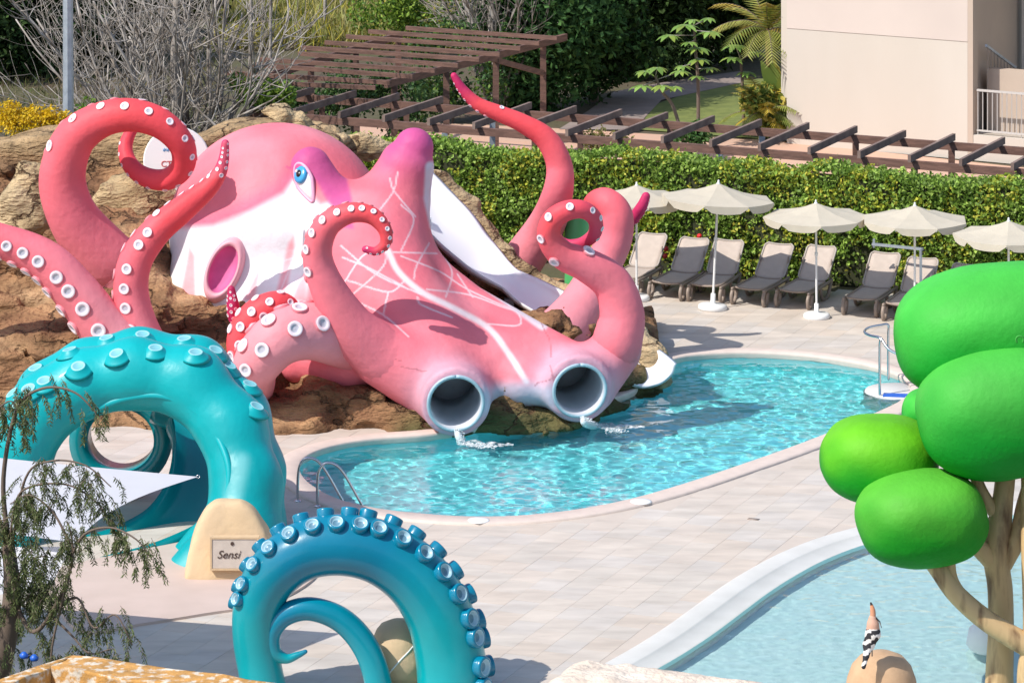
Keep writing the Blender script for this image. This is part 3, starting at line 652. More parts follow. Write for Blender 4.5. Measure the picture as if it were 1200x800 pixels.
def blend(mask, colr):
    global bc; mask = np.clip(mask, 0, 1)[:, None]; bc = bc*(1-mask)+A(colr)*mask
def sstep(a, b, x): t = np.clip((x-a)/(b-a), 0, 1); return t*t*(3-2*t)
nz = noise3(bV[:, 0]*1.1, bV[:, 1]*1.1, bV[:, 2]*1.1)
blend(.55*sstep(-.3, .6, nz), PALE)
def polymask(poly, soft): i = inside_np(pxv, pyv, poly); d = dist_poly(pxv, pyv, poly, True); return sstep(-soft, soft, np.where(i, d, -d))
face = [(190, 268), (250, 264), (295, 246), (332, 226), (343, 212), (352, 212), (375, 240), (396, 236), (402, 250), (385, 275), (366, 300), (358, 350), (340, 372), (190, 380)]
fi_ = inside_np(pxv, pyv, face); fd_ = dist_poly(pxv, pyv, face, True); fs_ = np.where(fi_, fd_, -fd_)
blend(sstep(-26, -2, fs_)*(pxv < 345)*(pyv < 290)*(bV[:, 1] < 70.3)*.55, (.70, .13, .27))
blend(sstep(-5, 6, fs_)*(bV[:, 1] < 70.3), WHT)
for st in ([(322, 350), (338, 285), (344, 276), (345, 290), (334, 350)], [(285, 352), (302, 318), (304, 322), (298, 352)], [(342, 352), (350, 330), (360, 318), (358, 352)], [(205, 380), (222, 290), (228, 300), (230, 380)]): blend(.8*polymask(st, 3), PALE)
blend(polymask([(336, 196), (338, 176), (352, 160), (384, 160), (402, 190), (412, 232), (414, 268), (399, 266), (392, 246), (381, 231), (371, 213), (356, 200), (344, 200)], 3)*(bV[:, 1] < 68.6)*.9, PURP)
blend(polymask([(372, 205), (398, 225), (406, 262), (396, 262), (388, 240)], 5)*(bV[:, 1] < 68.6)*.8, PURP)
blend(sstep(235, 160, pyv)*sstep(425, 460, pxv)*(zc > 2.6)*(bV[:, 1] < 69.4)*.95, PURP)
Z5 = lambda pts: [(380+x/3.335, 240+y/3.335) for x, y in pts]
net = [Z5(l) for l in ([(80, 300), (150, 200), (240, 160)], [(100, 360), (230, 240), (240, 160)], [(65, 160), (200, 270), (380, 350)], [(70, 205), (180, 250), (330, 330)], [(90, 295), (250, 340), (310, 300)], [(110, 370), (230, 430), (330, 515)], [(230, 430), (250, 340)], [(300, 180), (350, 60), (300, 0)], [(270, 185), (440, 190)], [(350, 290), (360, 240), (410, 150)], [(470, 200), (500, 270), (475, 360)], [(300, 200), (450, 260), (560, 330), (760, 420)], [(400, 330), (560, 350), (700, 400), (755, 420), (760, 470), (640, 465)], [(520, 270), (580, 360)], [(365, 360), (380, 390), (500, 440)])]
net += [[(457, 209), (462, 224), (487, 254)], [(466, 202), (461, 224), (445, 246)], [(325, 350), (345, 300)], [(320, 310), (350, 300)]]
dn = np.full(len(bV), 1e9)
for l in [cr(A(l_), 6) for l_ in net]: dn = np.minimum(dn, dist_poly(pxv, pyv, l))
front = bV[:, 1] < 69.2
blend(sstep(1.45, .3, dn)*front*.7, (.8, .66, .7))
dm = dist_poly(pxv, pyv, cr(Z5([(250, 180), (290, 260), (380, 340), (500, 400), (640, 480), (720, 580), (790, 690)]), 6))
blend(sstep(5.5, 1.0, dm)*front*.8, WHT)
dm = dist_poly(pxv, pyv, [(505, 196), (503, 232), (510, 264), (529, 294), (566, 330), (606, 359), (636, 380)])
blend(sstep(9, 4, dm)*.9, A([.70, .68, .74]))
for c, ax_, r in ex:
    q = np.linalg.norm(bV-(c-ax_*.1), axis=1); blend(sstep(1.2, .5, q+.25*nz)*.62, A([.60, .46, .58]))
blend(sstep(24, 6, dist_poly(pxv, pyv, [(565, 470), (600, 462), (640, 466)]))*.8*front, LAV)
crk = [[(380, 345), (392, 352), (398, 348), (412, 340)], [(420, 408), (438, 416), (455, 418), (470, 424)], [(395, 420), (405, 418)], [(632, 372), (645, 398), (648, 420)], [(646, 430), (650, 452)], [(655, 440), (628, 452)], [(705, 385), (712, 396), (726, 402)], [(700, 372), (708, 384)], [(470, 432), (500, 436)]]
dn = np.full(len(bV), 1e9)
for l in crk: dn = np.minimum(dn, dist_poly(pxv+2.5*noise3(bV[:, 0]*9, bV[:, 2]*9, bV[:, 1]*0), pyv+2.5*noise3(bV[:, 2]*9, bV[:, 0]*9, bV[:, 1]*0), l))
blend(sstep(1.1, .4, dn)*front*.6, (.30, .10, .12))
body = mk('body', (bV, bF), m_skin, octo, True, col=bc)
bbvh = bvh_of(bV, bF)
def frame_from(n, along):
    n = nrm(n); x = nrm(A(along)-n*np.dot(along, n)); y = np.cross(n, x); return Matrix((x, y, n)).transposed()
# slide tubes
for c, ax_, r in ex:
    pth = [c+ax_*.03-ax_*s for s in (0, .35, .7, 1.05, 1.45)]; n_ = 32; a = np.linspace(0, 2*np.pi, n_, endpoint=False)
    T, N, B = frames(A(pth)); V = []; Fc = []
    for i, p in enumerate(pth):
        for rr in (r-.035, r-.012): V += [p+rr*(math.cos(t)*N[i]+math.sin(t)*B[i]) for t in a]
    for i in range(len(pth)-1):
        for k in (0, 1):
            for j in range(n_):
                j2 = (j+1) % n_; q0, q1 = i*2*n_+k*n_, (i+1)*2*n_+k*n_; f = (q0+j, q0+j2, q1+j2, q1+j); Fc.append(f if k else f[::-1])
    for j in range(n_): j2 = (j+1) % n_; Fc.append((j, j2, n_+j2, n_+j))
    Fc.append(tuple((len(pth)-1)*2*n_+j for j in range(n_)))
    tb = mk('slide_tube', (V, Fc), m_tubein, octo)
    rp = [c+ax_*.02+(r-.003)*(math.cos(t)*N[0]+math.sin(t)*B[0]) for t in np.linspace(0, 2*np.pi, 41)]
    mk('tube_rim', tube(rp, .03, 8, False), m_tubering, tb)
# suckers: base ring, white lip, grey cup
sp = [(1.0, -.35), (1.0, .16), (.93, .26), (.80, .30), (.56, .27), (.50, .2), (.38, .12), (.16, .10), (.0, .13)]
def sucker_me(name, side):
    V, Fc = lathe(sp, 18); k = len(sp); mi = []
    for f in Fc:
        i = min(f[0] % k, f[3] % k) if len(f) == 4 else 0; mi.append(0 if i < 2 else (1 if i < 5 else 2))
    return new_mesh(name, V, Fc, [side, m_white, m_grey], True, midx=mi)
S_PINK, S_RED = sucker_me('sucker', m_suck_pink), sucker_me('sucker', m_suck_red)
def tentacle(parent, pts, stops, per=8, seg=20, suck=None, mat=m_skin, name='tentacle', me=(S_PINK, S_RED), under=None):
    ctrl = A([[*P(x, y, Y), r*Y/F] for x, y, Y, r in pts]); q = cr(ctrl, per); p, r = q[:, :3], np.maximum(q[:, 3], .012)
    V, Fc = tube(p, r, seg); n = len(p); t = np.linspace(0, 1, n); tt = np.r_[[0]*3, t, [1]*3]
    col = np.repeat(lerpc(tt, stops), seg, 0)
    seglen = np.r_[0, np.cumsum(np.linalg.norm(np.diff(p, axis=0), axis=1))]
    T = np.gradient(p, axis=0); T /= np.linalg.norm(T, axis=1)[:, None]; K = np.gradient(T, axis=0)/np.maximum(np.gradient(seglen), 1e-6)[:, None]
    ker = np.ones(9)/9; Ks = np.stack([np.convolve(np.pad(K[:, i], 4, 'edge'), ker, 'valid') for i in range(3)], 1)
    o = None
    if suck:
        out_mode, bias = suck.get('out', 'curv'), A(suck.get('bias', (0, -.5, .1)))
        outs = []; last = None
        for i in range(n):
            v = -Ks[i] if isinstance(out_mode, str) else (lerpc(t[i], out_mode) if isinstance(out_mode, list) else A(out_mode, float))
            v = v-T[i]*np.dot(v, T[i]); v = nrm(v) if np.linalg.norm(v) > .05 else (last if last is not None else A([0, -1., 0]))
            v = nrm(v*suck.get('w', 1)+bias); v = nrm(v-T[i]*np.dot(v, T[i]))
            if last is not None: v = nrm(v*.5+last*.5)
            outs.append(v); last = v
        outs = A(outs)
        if under is not None:
            ang_ = np.sum((V-np.repeat(np.vstack([p[:1]]*3+[p]+[p[-1:]]*3), seg, 0))*np.repeat(np.vstack([outs[:1]]*3+[outs]+[outs[-1:]]*3), seg, 0), 1)/np.repeat(np.r_[[r[0]]*3, r, [r[-1]]*3], seg)
            mk_ = sstep(.35, .75, ang_)[:, None]*.55; col = col*(1-mk_)+A(under)*mk_
    o = mk(name, (V, Fc), mat, parent, True, col=col)
    if suck:
        L = seglen[-1]; s = suck.get('t0', .05)*L; row = suck.get('rows', (-.6, .6)); gap = suck.get('gap', 1.15); rel = suck.get('rel', .36); hz_ = suck.get('hz', 1.0); alt = 0
        while s < suck.get('t1', .99)*L:
            i = int(np.clip(np.searchsorted(seglen, s), 1, n-1)); rr = r[i]
            for k_, a in enumerate(row):
                ii = int(np.clip(np.searchsorted(seglen, s+(gap*rr*.5 if k_ % 2 and suck.get('stagger', 1) else 0)), 1, n-1)); rr2 = r[ii]
                v = outs[ii]; b = np.cross(T[ii], v); d = nrm(v*math.cos(a)+b*math.sin(a)); sr = max(rr2*rel, .018)
                inst('sucker', me[1] if t[ii] > suck.get('red', 9) else me[0], p[ii]+d*rr2*.985, frame_from(d, T[ii]), (sr, sr, sr*hz_), o)
            s += max(gap*rr, .06)
    return o
ST = [(0, PALE), (.25, PINK), (.5, CORAL), (.8, CORAL*A([.95, .8, .9])), (1, MAG)]
UND = A([.66, .13, .16])
tentacle(octo, [(138, 318, 68.65, 37.5), (130, 310, 68.6, 37), (118, 298, 68.5, 36), (86, 255, 68.3, 30), (73, 210, 68.2, 27.5), (86, 165, 68.1, 25), (118, 141, 68.0, 21), (155, 135, 67.9, 19.5), (190, 146, 67.9, 17.5), (213, 170, 68.0, 15.5), (214, 195, 68.2, 14), (196, 210, 68.4, 13), (172, 208, 68.6, 11.5), (154, 195, 68.8, 10), (147, 175, 69.0, 8.5), (153, 155, 69.2, 7), (165, 143, 69.4, 5)],
         [(0, PALE), (.2, PINK), (.42, CORAL), (1, A([.66, .06, .09]))], suck=dict(t0=.3, t1=.93, rows=(-.52, .52), gap=1.25, rel=.28, bias=(0, -.06, .0), hz=.7))
tentacle(octo, [(178, 428, 66.3, 34), (150, 412, 66.3, 31), (122, 385, 66.3, 29), (92, 346, 66.3, 27), (54, 306, 66.3, 24), (4, 283, 66.3, 20), (-45, 272, 66.3, 17), (-85, 285, 66.4, 13), (-105, 315, 66.5, 9), (-95, 340, 66.6, 6)],
         [(0, PALE), (.2, PALE), (.5, PINK), (.8, CORAL), (1, MAG)], suck=dict(out=(-.5, -.75, -.5), bias=(0, 0, 0), t0=.08, t1=.92, rows=(-.35, .75), gap=.95, rel=.33), under=UND)
tentacle(octo, [(185, 440, 66.6, 34), (166, 398, 66.5, 26), (154, 350, 66.5, 21.5), (158, 308, 66.5, 20), (182, 272, 66.6, 18), (214, 245, 66.7, 15.5), (242, 222, 66.8, 12), (256, 205, 66.8, 9), (262, 188, 66.8, 6.5), (264, 168, 66.8, 4.5)],
         [(0, PALE), (.25, PINK), (.5, CORAL), (.78, CORAL), (.86, MAG), (1, MAG)], suck=dict(out=[(0, (-.75, -.6, 0)), (.42, (-.8, -.45, 0)), (.52, (-.5, .7, .5)), (.7, (-.2, .5, .8)), (.8, (.1, -.9, .2)), (1, (.1, -.9, .2))], bias=(0, 0, 0), t0=.16, t1=.995, rows=(-.5, .7), gap=1.05, rel=.33, red=.8, hz=.8), under=UND)
tentacle(octo, [(458, 421, 65.15, 35), (440, 410, 65.1, 33.5), (410, 382, 64.95, 28), (383, 335, 64.85, 20.5), (372, 298, 64.8, 17.5), (382, 266, 64.7, 15.5), (408, 250, 64.6, 12.5), (434, 252, 64.55, 10.5), (450, 267, 64.5, 8.5), (452, 284, 64.5, 6.8), (441, 294, 64.5, 5.2), (428, 292, 64.5, 4)],
         [(0, PINK*.83+PALE*.17), (.35, PINK), (.6, CORAL), (.85, CORAL), (1, MAG)], suck=dict(t0=.42, t1=.99, rows=(-.6, .6), gap=1.1, rel=.36, red=.82, bias=(0, -.3, .1)))
tentacle(octo, [(722, 408, 66.0, 29), (724, 398, 65.95, 29.5), (729, 368, 66.0, 26.5), (717, 332, 66.0, 23), (688, 311, 65.9, 20), (660, 299, 65.8, 17), (644, 279, 65.7, 14.5), (647, 259, 65.6, 13), (664, 247, 65.55, 12), (684, 246, 65.6, 10.5), (697, 257, 65.8, 9), (697, 273, 66.0, 8), (684, 284, 66.2, 7), (668, 286, 66.3, 5.5), (657, 281, 66.4, 4)],
         [(0, PINK*.83+PALE*.17), (.3, PINK), (.5, CORAL), (.75, A([.62, .07, .13])), (1, MAG)], suck=dict(t0=.36, t1=.86, rows=(.1,), gap=1.65, rel=.42, red=.6, bias=(0, -.9, .1), hz=.8))
tentacle(octo, [(650, 400, 68.8, 34), (680, 362, 69.3, 28), (704, 315, 69.8, 22.5), (720, 280, 69.9, 21), (722, 252, 69.9, 19.5), (710, 236, 70.0, 16), (697, 240, 70.4, 14), (702, 256, 70.8, 11), (722, 263, 71.0, 9), (741, 256, 71.0, 7.5), (752, 242, 70.9, 6.5), (757, 230, 70.9, 5)],
         [(0, PALE), (.3, PINK), (.55, CORAL), (.75, MAG), (1, MAG)], suck=dict(out=(.8, .2, -.2), bias=(0, -.2, 0), t0=.78, t1=.99, rows=(-.4, .6), gap=1.2, rel=.35, red=.5))
tentacle(octo, [(592, 338, 71.9, 28), (612, 306, 71.8, 25), (640, 264, 71.5, 22), (654, 225, 70.7, 18), (655, 192, 70.7, 15.5), (640, 163, 70.7, 13.5), (613, 145, 70.7, 11), (585, 133, 70.7, 9.5), (560, 122, 70.7, 7.8), (543, 106, 70.7, 6), (532, 89, 70.7, 4)],
         [(0, PALE), (.3, PINK), (.55, CORAL), (.8, CORAL), (.92, MAG), (1, MAG)], suck=dict(out='curv', bias=(.1, .15, .1), t0=.8, t1=.98, rows=(-.7, .7), gap=1.15, rel=.33, red=.85))
tentacle(octo, [(432, 408, 65.9, 34), (400, 396, 65.3, 34), (362, 388, 64.9, 33), (326, 398, 64.7, 32), (300, 428, 64.8, 28), (300, 452, 65.3, 22)],
         [(0, PINK), (.3, PALE), (1, PALE*.95)], suck=dict(out=(-.55, -.55, .6), bias=(0, 0, 0), t0=.2, t1=.98, rows=(-.75, 0.05, .8), gap=.8, rel=.30), under=A([.72, .25, .28]))
tentacle(octo, [(300, 440, 65.7, 24), (285, 402, 65.8, 20), (298, 373, 65.8, 20), (322, 358, 65.8, 17), (338, 362, 66.0, 13), (322, 376, 66.3, 11), (295, 382, 66.3, 10), (277, 374, 66.1, 8.5), (273, 357, 66.0, 7.5), (271, 339, 66.0, 4.5)],
         [(0, CORAL), (.4, CORAL), (.7, A([.6, .06, .1])), (.8, MAG), (1, MAG*.8)], suck=dict(out=(-.3, -.8, .5), bias=(0, 0, 0), t0=.12, t1=.98, rows=(-.7, .1, .8), gap=.95, rel=.30, red=.6))
# eye
def ellring(c, R, a, b, r, n=36, z=0.0): return tube([A(c)+A(R @ Vector((a*math.cos(t), b*math.sin(t), z))) for t in np.linspace(0, 2*math.pi, n+1)], r, 8, False)
hit, hn = cast(bbvh, 357, 214)
if hit is not None:
    d = P(376, 236, hit[1])-P(345, 196, hit[1]); n_ = nrm(A(hn)*.3+A([-.62, -.80, .15])); R = frame_from(n_, d); c0 = A(hit)-n_*.03; R3 = R
    V, Fc = lathe([(1.0, -.6), (1.0, .0), (.9, .22), (.7, .4), (.4, .52), (.0, .56)], 28); ev = A([c0+A(R3 @ Vector((v[0]*.36, v[1]*.17*(1-.55*max(0, v[0])), v[2]*.15))) for v in V])
    eye = mk('eye', (ev, Fc), m_eyew, octo)
    ic = c0+A(R3 @ Vector((-.17, .0, .055))); Ri = frame_from(nrm(n_+.35*A(R3 @ Vector((-1, 0, 0)))), d)
    for nm, rr, hh, mm in (('iris', .15, .05, m_iris), ('pupil', .075, .064, m_black)):
        V, Fc = lathe([(1, -1), (1, .3), (.8, .8), (.0, 1)], 24); mk(nm, (A([ic+A(Ri @ Vector((v[0]*rr*1.15, v[1]*rr, v[2]*hh))) for v in V]), Fc), mm, eye)
    V, Fc = lathe([(1, -1), (1, .5), (.0, 1)], 12); mk('catch_light', (A([ic+A(Ri @ Vector((-.06+v[0]*.028, -.03+v[1]*.028, .062+v[2]*.012))) for v in V]), Fc), m_eyew, eye)
    mk('eyelid', tube([c0+A(R3 @ Vector((.38*math.cos(t), .18*math.sin(t)*(1-.55*max(0, math.cos(t))), .02))) for t in np.linspace(0, 2*math.pi, 41)], .032, 8, False), m_lid, octo)
# siphon
hit, hn = cast(bbvh, 264, 316)
if hit is not None:
    n_ = nrm(A(hn)*.2+A([-.05, -1, .22])); d = P(278, 282, hit[1])-P(252, 352, hit[1]); R = frame_from(n_, d); c0 = A(hit)
    V, Fc = lathe([(1.42, -.6), (1.30, .45), (1.20, .85), (1.10, 1.0), (1.0, .98), (.93, .85)], 36, caps=False); si = mk('siphon', (A([c0+A(R @ Vector((v[0]*.47, v[1]*.25, v[2]*.26))) for v in V]), Fc), m_siphrim, octo)
    V, Fc = lathe([(.96, .92), (.90, .60), (.76, .34), (.5, .17), (.25, .12), (.0, .11)], 36, caps=False); mk('siphon_cup', (A([c0+A(R @ Vector((v[0]*.47, v[1]*.25, v[2]*.26))) for v in V]), Fc), m_siph, si)
# ------------------------------------------------------------------ white flume beside the octopus
fl = thing('water_slide', A([1.0, 69.4, 0]), 'open white water slide running down behind the pink octopus', 'water slide')
fp = cr([P(470, 205, 70.5), P(492, 226, 70.35), P(516, 252, 70.2), P(545, 284, 70.0), P(578, 314, 69.85), P(616, 340, 69.7), P(655, 362, 69.4), P(700, 392, 68.9), P(738, 418, 68.3), P(762, 438, 67.7)], 6)
prof = [(.62*math.cos(a), .42*math.sin(a)+.12) for a in np.linspace(math.pi*.97, math.pi*1.80, 15)]; prof = [(-.70, .18)]+prof+[(.58, -.10)]+[(1.08*x, y-.06) for x, y in prof[::-1]]
scl = np.interp(np.linspace(0, 1, len(fp)), [0, .2, .4, .5, .56, .7, 1], [1.0, 1.05, .95, .66, .78, .78, .78])
mk('flume', sweep(fp, prof, scale=scl), m_slide, fl)
for a_, b_ in ((.15, 0), (.5, 0), (.82, 0)):
    q = fp[int(a_*len(fp))]; mk('support', beam(q-A([0, 0, .35]), A([q[0], q[1], 0]), .18, .18, (0, 1, 0)), m_galv, fl, False)
# ------------------------------------------------------------------ sculpted rock
Yfx, Yfy = [-16, -9, -6.5, -5.0, -4.2, -3, -1.6, -.6, .3, 1.2, 2.0, 2.6, 3.2], [66.5, 66.0, 65.0, 64.75, 64.7, 64.75, 64.45, 64.75, 64.7, 65.3, 66.6, 67.6, 68.5]
def rock_sdf(X, Y, Z):
    yf = np.interp(X, Yfx, Yfy).astype(np.float32); t = Y-yf
    n1 = fbm(X*.55+3, Y*.55, Z*.9, 4); n2 = fbm(X*1.5, Y*1.5+9, Z*3.2, 3)
    left = np.clip((-5.5-X)/1.4, 0, 1)
    hL = np.interp(t, [0, .5, 1.2, 2.4, 3.6, 5, 6.5, 9], [0, .75, 1.25, 1.55, 2.1, 2.55, 3.0, 3.3]).astype(np.float32)
    hR = np.interp(t, [0, .35, 1.0, 2.5, 4, 6], [0, .42, .62, .9, 1.15, 1.15]).astype(np.float32); hR = hR*np.interp(X, [.2, 1.2, 2.2, 2.8], [1, .7, .55, .3]).astype(np.float32)
    hR = hR+.5*np.clip((-3.3-X)/.8, 0, 1)*np.clip((t-1.8)/1.2, 0, 1)
    hgt = hL*left+hR*(1-left); hgt = hgt+.45*n1*np.clip(t, 0, 1)*np.where(left > .5, 1, .35)
    st = .55; hgt = hgt*.45+.55*(np.floor(hgt/st)*st+st*np.clip((hgt/st-np.floor(hgt/st))*2.6-.8, 0, 1))
    d = (Z-hgt)*.6
    rid = 1-np.abs(noise3(X*1.1+5, Y*1.1, Z*1.9))*2; n4 = noise3(X*4.1, Y*4.1, Z*7.)
    d = np.maximum(d, -(t)*.7-.02)+.15*n2+.10*np.clip(rid, 0, 1)**3+.035*n4+.13*np.round(2.2*noise3(X*.8+1, Y*.8, Z*1.3+4))/2.2+.06*np.round(2*noise3(X*2.1, Y*2.1+3, Z*2.6))/2
    d = np.maximum(d, (X-2.75)); d = np.maximum(d, (Y-73.2)*.8)
    # back wall
    wy = 73.0+.35*noise3(X*.5, X*0, X*0+1); top = np.interp(X, [-14, -10.5, -9, -7.5, -6, -4.6, -3.2, -2.2], [3.5, 3.55, 3.75, 3.85, 3.75, 3.95, 3.65, 3.2]).astype(np.float32)
    wl = np.maximum(np.abs(Y-wy-.15)-.55-.12*n2*.6, Z-top-.12*noise3(X*1.1, Y*.5, Z*0)); wl = np.maximum(wl, X+3.35)
    d = smin(d, wl+.05*n1, .18)
    for c, ax_, r in ex:
        d = np.maximum(d, -cone_sdf(X, Y, Z, c+ax_*.8, c-ax_*1.8, r+.03, r+.03))
    return d
rV, rF = surfnet(rock_sdf, (-14.0, 63.9, -.25), (3.0, 74.2, 4.6), .08)
keepf = (rV[rF].mean(1)[:, 2] > -.15); rF = rF[keepf]
rc = lerpc(np.clip(.5+.5*fbm(rV[:, 0]*.7, rV[:, 1]*.7, rV[:, 2]*2.2, 4), 0, 1), [(0, (.10, .05, .027)), (.35, (.25, .13, .068)), (.65, (.36, .205, .105)), (1, (.46, .30, .17))])
moss = sstep(.55, .05, rV[:, 2]+.2*noise3(rV[:, 0]*2, rV[:, 1]*2, rV[:, 2]*2))*sstep(-2.4, -1.6, rV[:, 0])[:,]
rc = rc*(1-moss[:, None]*.75)+A([.07, .10, .035])*moss[:, None]*.75
top_ = sstep(3.0, 3.5, rV[:, 2]); rc = rc*(1-top_[:, None]*.6)+A([.42, .31, .17])*top_[:, None]*.6
tag(mk('rockwork', (rV, rF), m_rock, None, True, col=rc, loc=(-6, 69, 0)), 'brown sculpted rockwork mound under and behind the octopus', 'rockwork')
led = [(P(490, 205, 71.2), .2), (P(515, 214, 71.2), .24), (P(545, 240, 71.1), .24), (P(572, 278, 70.9), .24), (P(598, 312, 70.6), .2), (P(640, 335, 70.5), .2), (P(690, 352, 70.2), .18), (P(710, 362, 70.0), .16)]
led2 = [(P(745, 398, 69.2), .3), (P(768, 425, 68.6), .26), (P(772, 446, 68.3), .2)]
def ledge_sdf(X, Y, Z):
    d = None
    for L_ in (led, led2):
        for (a, ra), (b, rb) in zip(L_[:-1], L_[1:]):
            for dz in (0, -.6, -1.2):
                q = cone_sdf(X, Y, Z, a+A([0, -.3*dz*0, dz]), b+A([0, 0, dz]), ra*(1-.2*dz), rb*(1-.2*dz)); d = q if d is None else smin(d, q, .1)
    return d+.09*fbm(X*2.2, Y*2.2, Z*3.5, 4)
lV, lF = surfnet(ledge_sdf, (-2.3, 67.6, -.1), (3.4, 71.9, 3.4), .055)
lc = lerpc(np.clip(.55+.5*fbm(lV[:, 0]*1.3, lV[:, 1]*1.3, lV[:, 2]*3, 3), 0, 1), [(0, (.26, .17, .09)), (.5, (.46, .33, .18)), (1, (.58, .45, .28))])
tag(mk('rock_ledge', (lV, lF), m_rock, None, True, col=lc, loc=(0, 70, 0)), 'sandy rock ledge edging the white slide in front of the hedge', 'rock')
def boulder(name, c, r, seed, label, h_=.06, mat=m_rock, pal=None, amp=.16, cat='boulder', fr=1.6):
    c, r = A(c), A(r)
    def f(X, Y, Z): return ell_sdf(X, Y, Z, c, r)+amp*fbm((X-c[0])*fr+seed, (Y-c[1])*fr, (Z-c[2])*fr*1.2, 4)
    V, Fc = surfnet(f, c-r*1.3-.1, c+r*1.3+.1, h_); cl = lerpc(np.clip(.5+.5*fbm(V[:, 0]*1.3+seed, V[:, 1]*1.3, V[:, 2]*2, 3), 0, 1), pal or [(0, (.36, .25, .13)), (.5, (.50, .37, .21)), (1, (.58, .45, .28))])
    return tag(mk(name, (V, Fc), mat, None, True, col=cl, loc=(c[0], c[1], max(0, c[2]-r[2]))), label, cat)
boulder('boulder', P(331, 146, 73.4), (.42, .35, .32), 3, 'pale sandy boulder on the rock wall right above the pink head')
boulder('boulder', P(378, 165, 73.2), (.34, .3, .22), 8, 'small tan boulder beside the sandy one, lower on the rock wall')
boulder('boulder', P(430, 172, 73.6), (.55, .4, .3), 5, 'flat tan boulder at the foot of the low pergola post')
boulder('boulder', P(32, 238, 70.6), (.55, .5, .75), 11, 'knobbly upright boulder left of the big looped tentacle')
boulder('boulder', P(165, 245, 71.3), (.95, .6, .6), 15, 'broad orange brown boulder seen inside the big looped tentacle')

# ------------------------------------------------------------------ round sign, green post behind the octopus
c = P(207, 188, 72.1); R = frame_from(A([.1, -1, .15]), A([1, 0, 0])); V, Fc = lathe([(.0, .0), (.62, .0), (.64, .02), (.62, .04), (.0, .04)], 36)
sg = mk('round_sign', (A([c+A(R @ Vector(v)) for v in V]), Fc), m_whitepl, None, False, loc=c-A([0, 0, .62])); tag(sg, 'round white sign on the rock wall behind the looped tentacle', 'sign')
for s_, sx, sy, mm in (('CTI', -.18, -.12, m_red), ('***', -.15, .12, m_iris)):
    me = text_mesh(s_, .16); me.materials.append(mm); o = bpy.data.objects.new('lettering', me); COL.objects.link(o); o.parent = sg
    o.matrix_local = Matrix.Translation(Vector(c+A(R @ Vector((sx-.12, sy, .045)))-OFF[sg.name])) @ R.to_4x4()
c = P(676, 330, 71.6); tag(mk('play_post', lathe([(.0, 2.62), (.10, 2.60), (.19, 2.50), (.23, 2.36), (.235, 1.2), (.25, .0)][::-1], 24, (c[0], c[1], 0)), M('mint_green', (.10, .50, .17), .4, var=.1)), 'pale green rounded post behind the S shaped tentacle', 'post')

# ------------------------------------------------------------------ teal wave slide
tw = thing('wave_slide', G(250, 668), 'big teal curling wave slide with white tipped suckers', 'wave slide')
wc = chain([(266, 690, 57.0, 60), (284, 628, 57.4, 46), (291, 560, 57.8, 38), (274, 495, 58.2, 37), (226, 442, 58.5, 38), (160, 431, 58.6, 37), (100, 443, 58.6, 36), (56, 470, 58.5, 37), (30, 515, 58.4, 33), (24, 570, 58.3, 28), (22, 680, 58.0, 30)])
wc2 = chain([(205, 675, 57.2, 22), (235, 660, 57.1, 34)])
def wave_sdf(X, Y, Z):
    d = None
    for (a, ra), (b, rb) in list(zip(wc[:-1], wc[1:]))+[(wc2[0], wc2[1])]:
        aa, bb = a.copy(), b.copy(); q = None
        for off in (-.35, .35):
            o = A([0, off, 0]); e = cone_sdf(X, Y, Z, aa+o, bb+o, ra, rb); q = e if q is None else np.minimum(q, e)
        d = q if d is None else smin(d, q, .28)
    return d
wV, wF = surfnet(wave_sdf, (-8.9, 55.6, -.05), (-3.2, 60.2, 3.7), .06)
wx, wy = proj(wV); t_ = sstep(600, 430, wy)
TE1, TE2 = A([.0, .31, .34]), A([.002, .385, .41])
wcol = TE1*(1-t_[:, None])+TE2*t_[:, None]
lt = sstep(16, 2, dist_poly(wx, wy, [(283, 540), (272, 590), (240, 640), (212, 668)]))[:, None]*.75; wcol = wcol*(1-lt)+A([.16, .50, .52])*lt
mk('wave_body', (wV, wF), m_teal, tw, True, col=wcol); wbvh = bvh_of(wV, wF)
sm = [(1.35, -.25), (1.08, .02), (.82, .32), (.66, .62), (.62, .70), (.54, .72), (.46, .69), (.32, .60), (.0, .58)]
V, Fc = lathe(sm, 20); mi = [0 if min(f[0] % 9, f[3] % 9 if len(f) > 3 else 0) < 4 else (1 if min(f[0] % 9, f[3] % 9) < 6 else 2) for f in Fc]
m_tealp = M('teal_plain', (.002, .36, .39), .42, spec=.3); S_TEAL = new_mesh('sucker', V, Fc, [m_tealp, M('wave_sucker_white', (.30, .57, .61), .4), M('wave_sucker_cup', (.18, .46, .52), .5)], True, midx=mi)
wparent = [o for o in tw.children][0]
for x, y in ((125, 398), (82, 412), (92, 431), (137, 416), (167, 394), (182, 410), (216, 399), (229, 415), (252, 412), (268, 430), (42, 433), (52, 448), (34, 457), (16, 462), (22, 477), (292, 452), (300, 478)):
    hit, hn = cast(wbvh, x, y)
    if hit is None: continue
    d = nrm(A(hn)*.8+A([-.05, 0, .55])); inst('sucker', S_TEAL, A(hit)-d*.03, frame_from(d, A([1., 0, 0])), (.18, .168, .11), wparent)
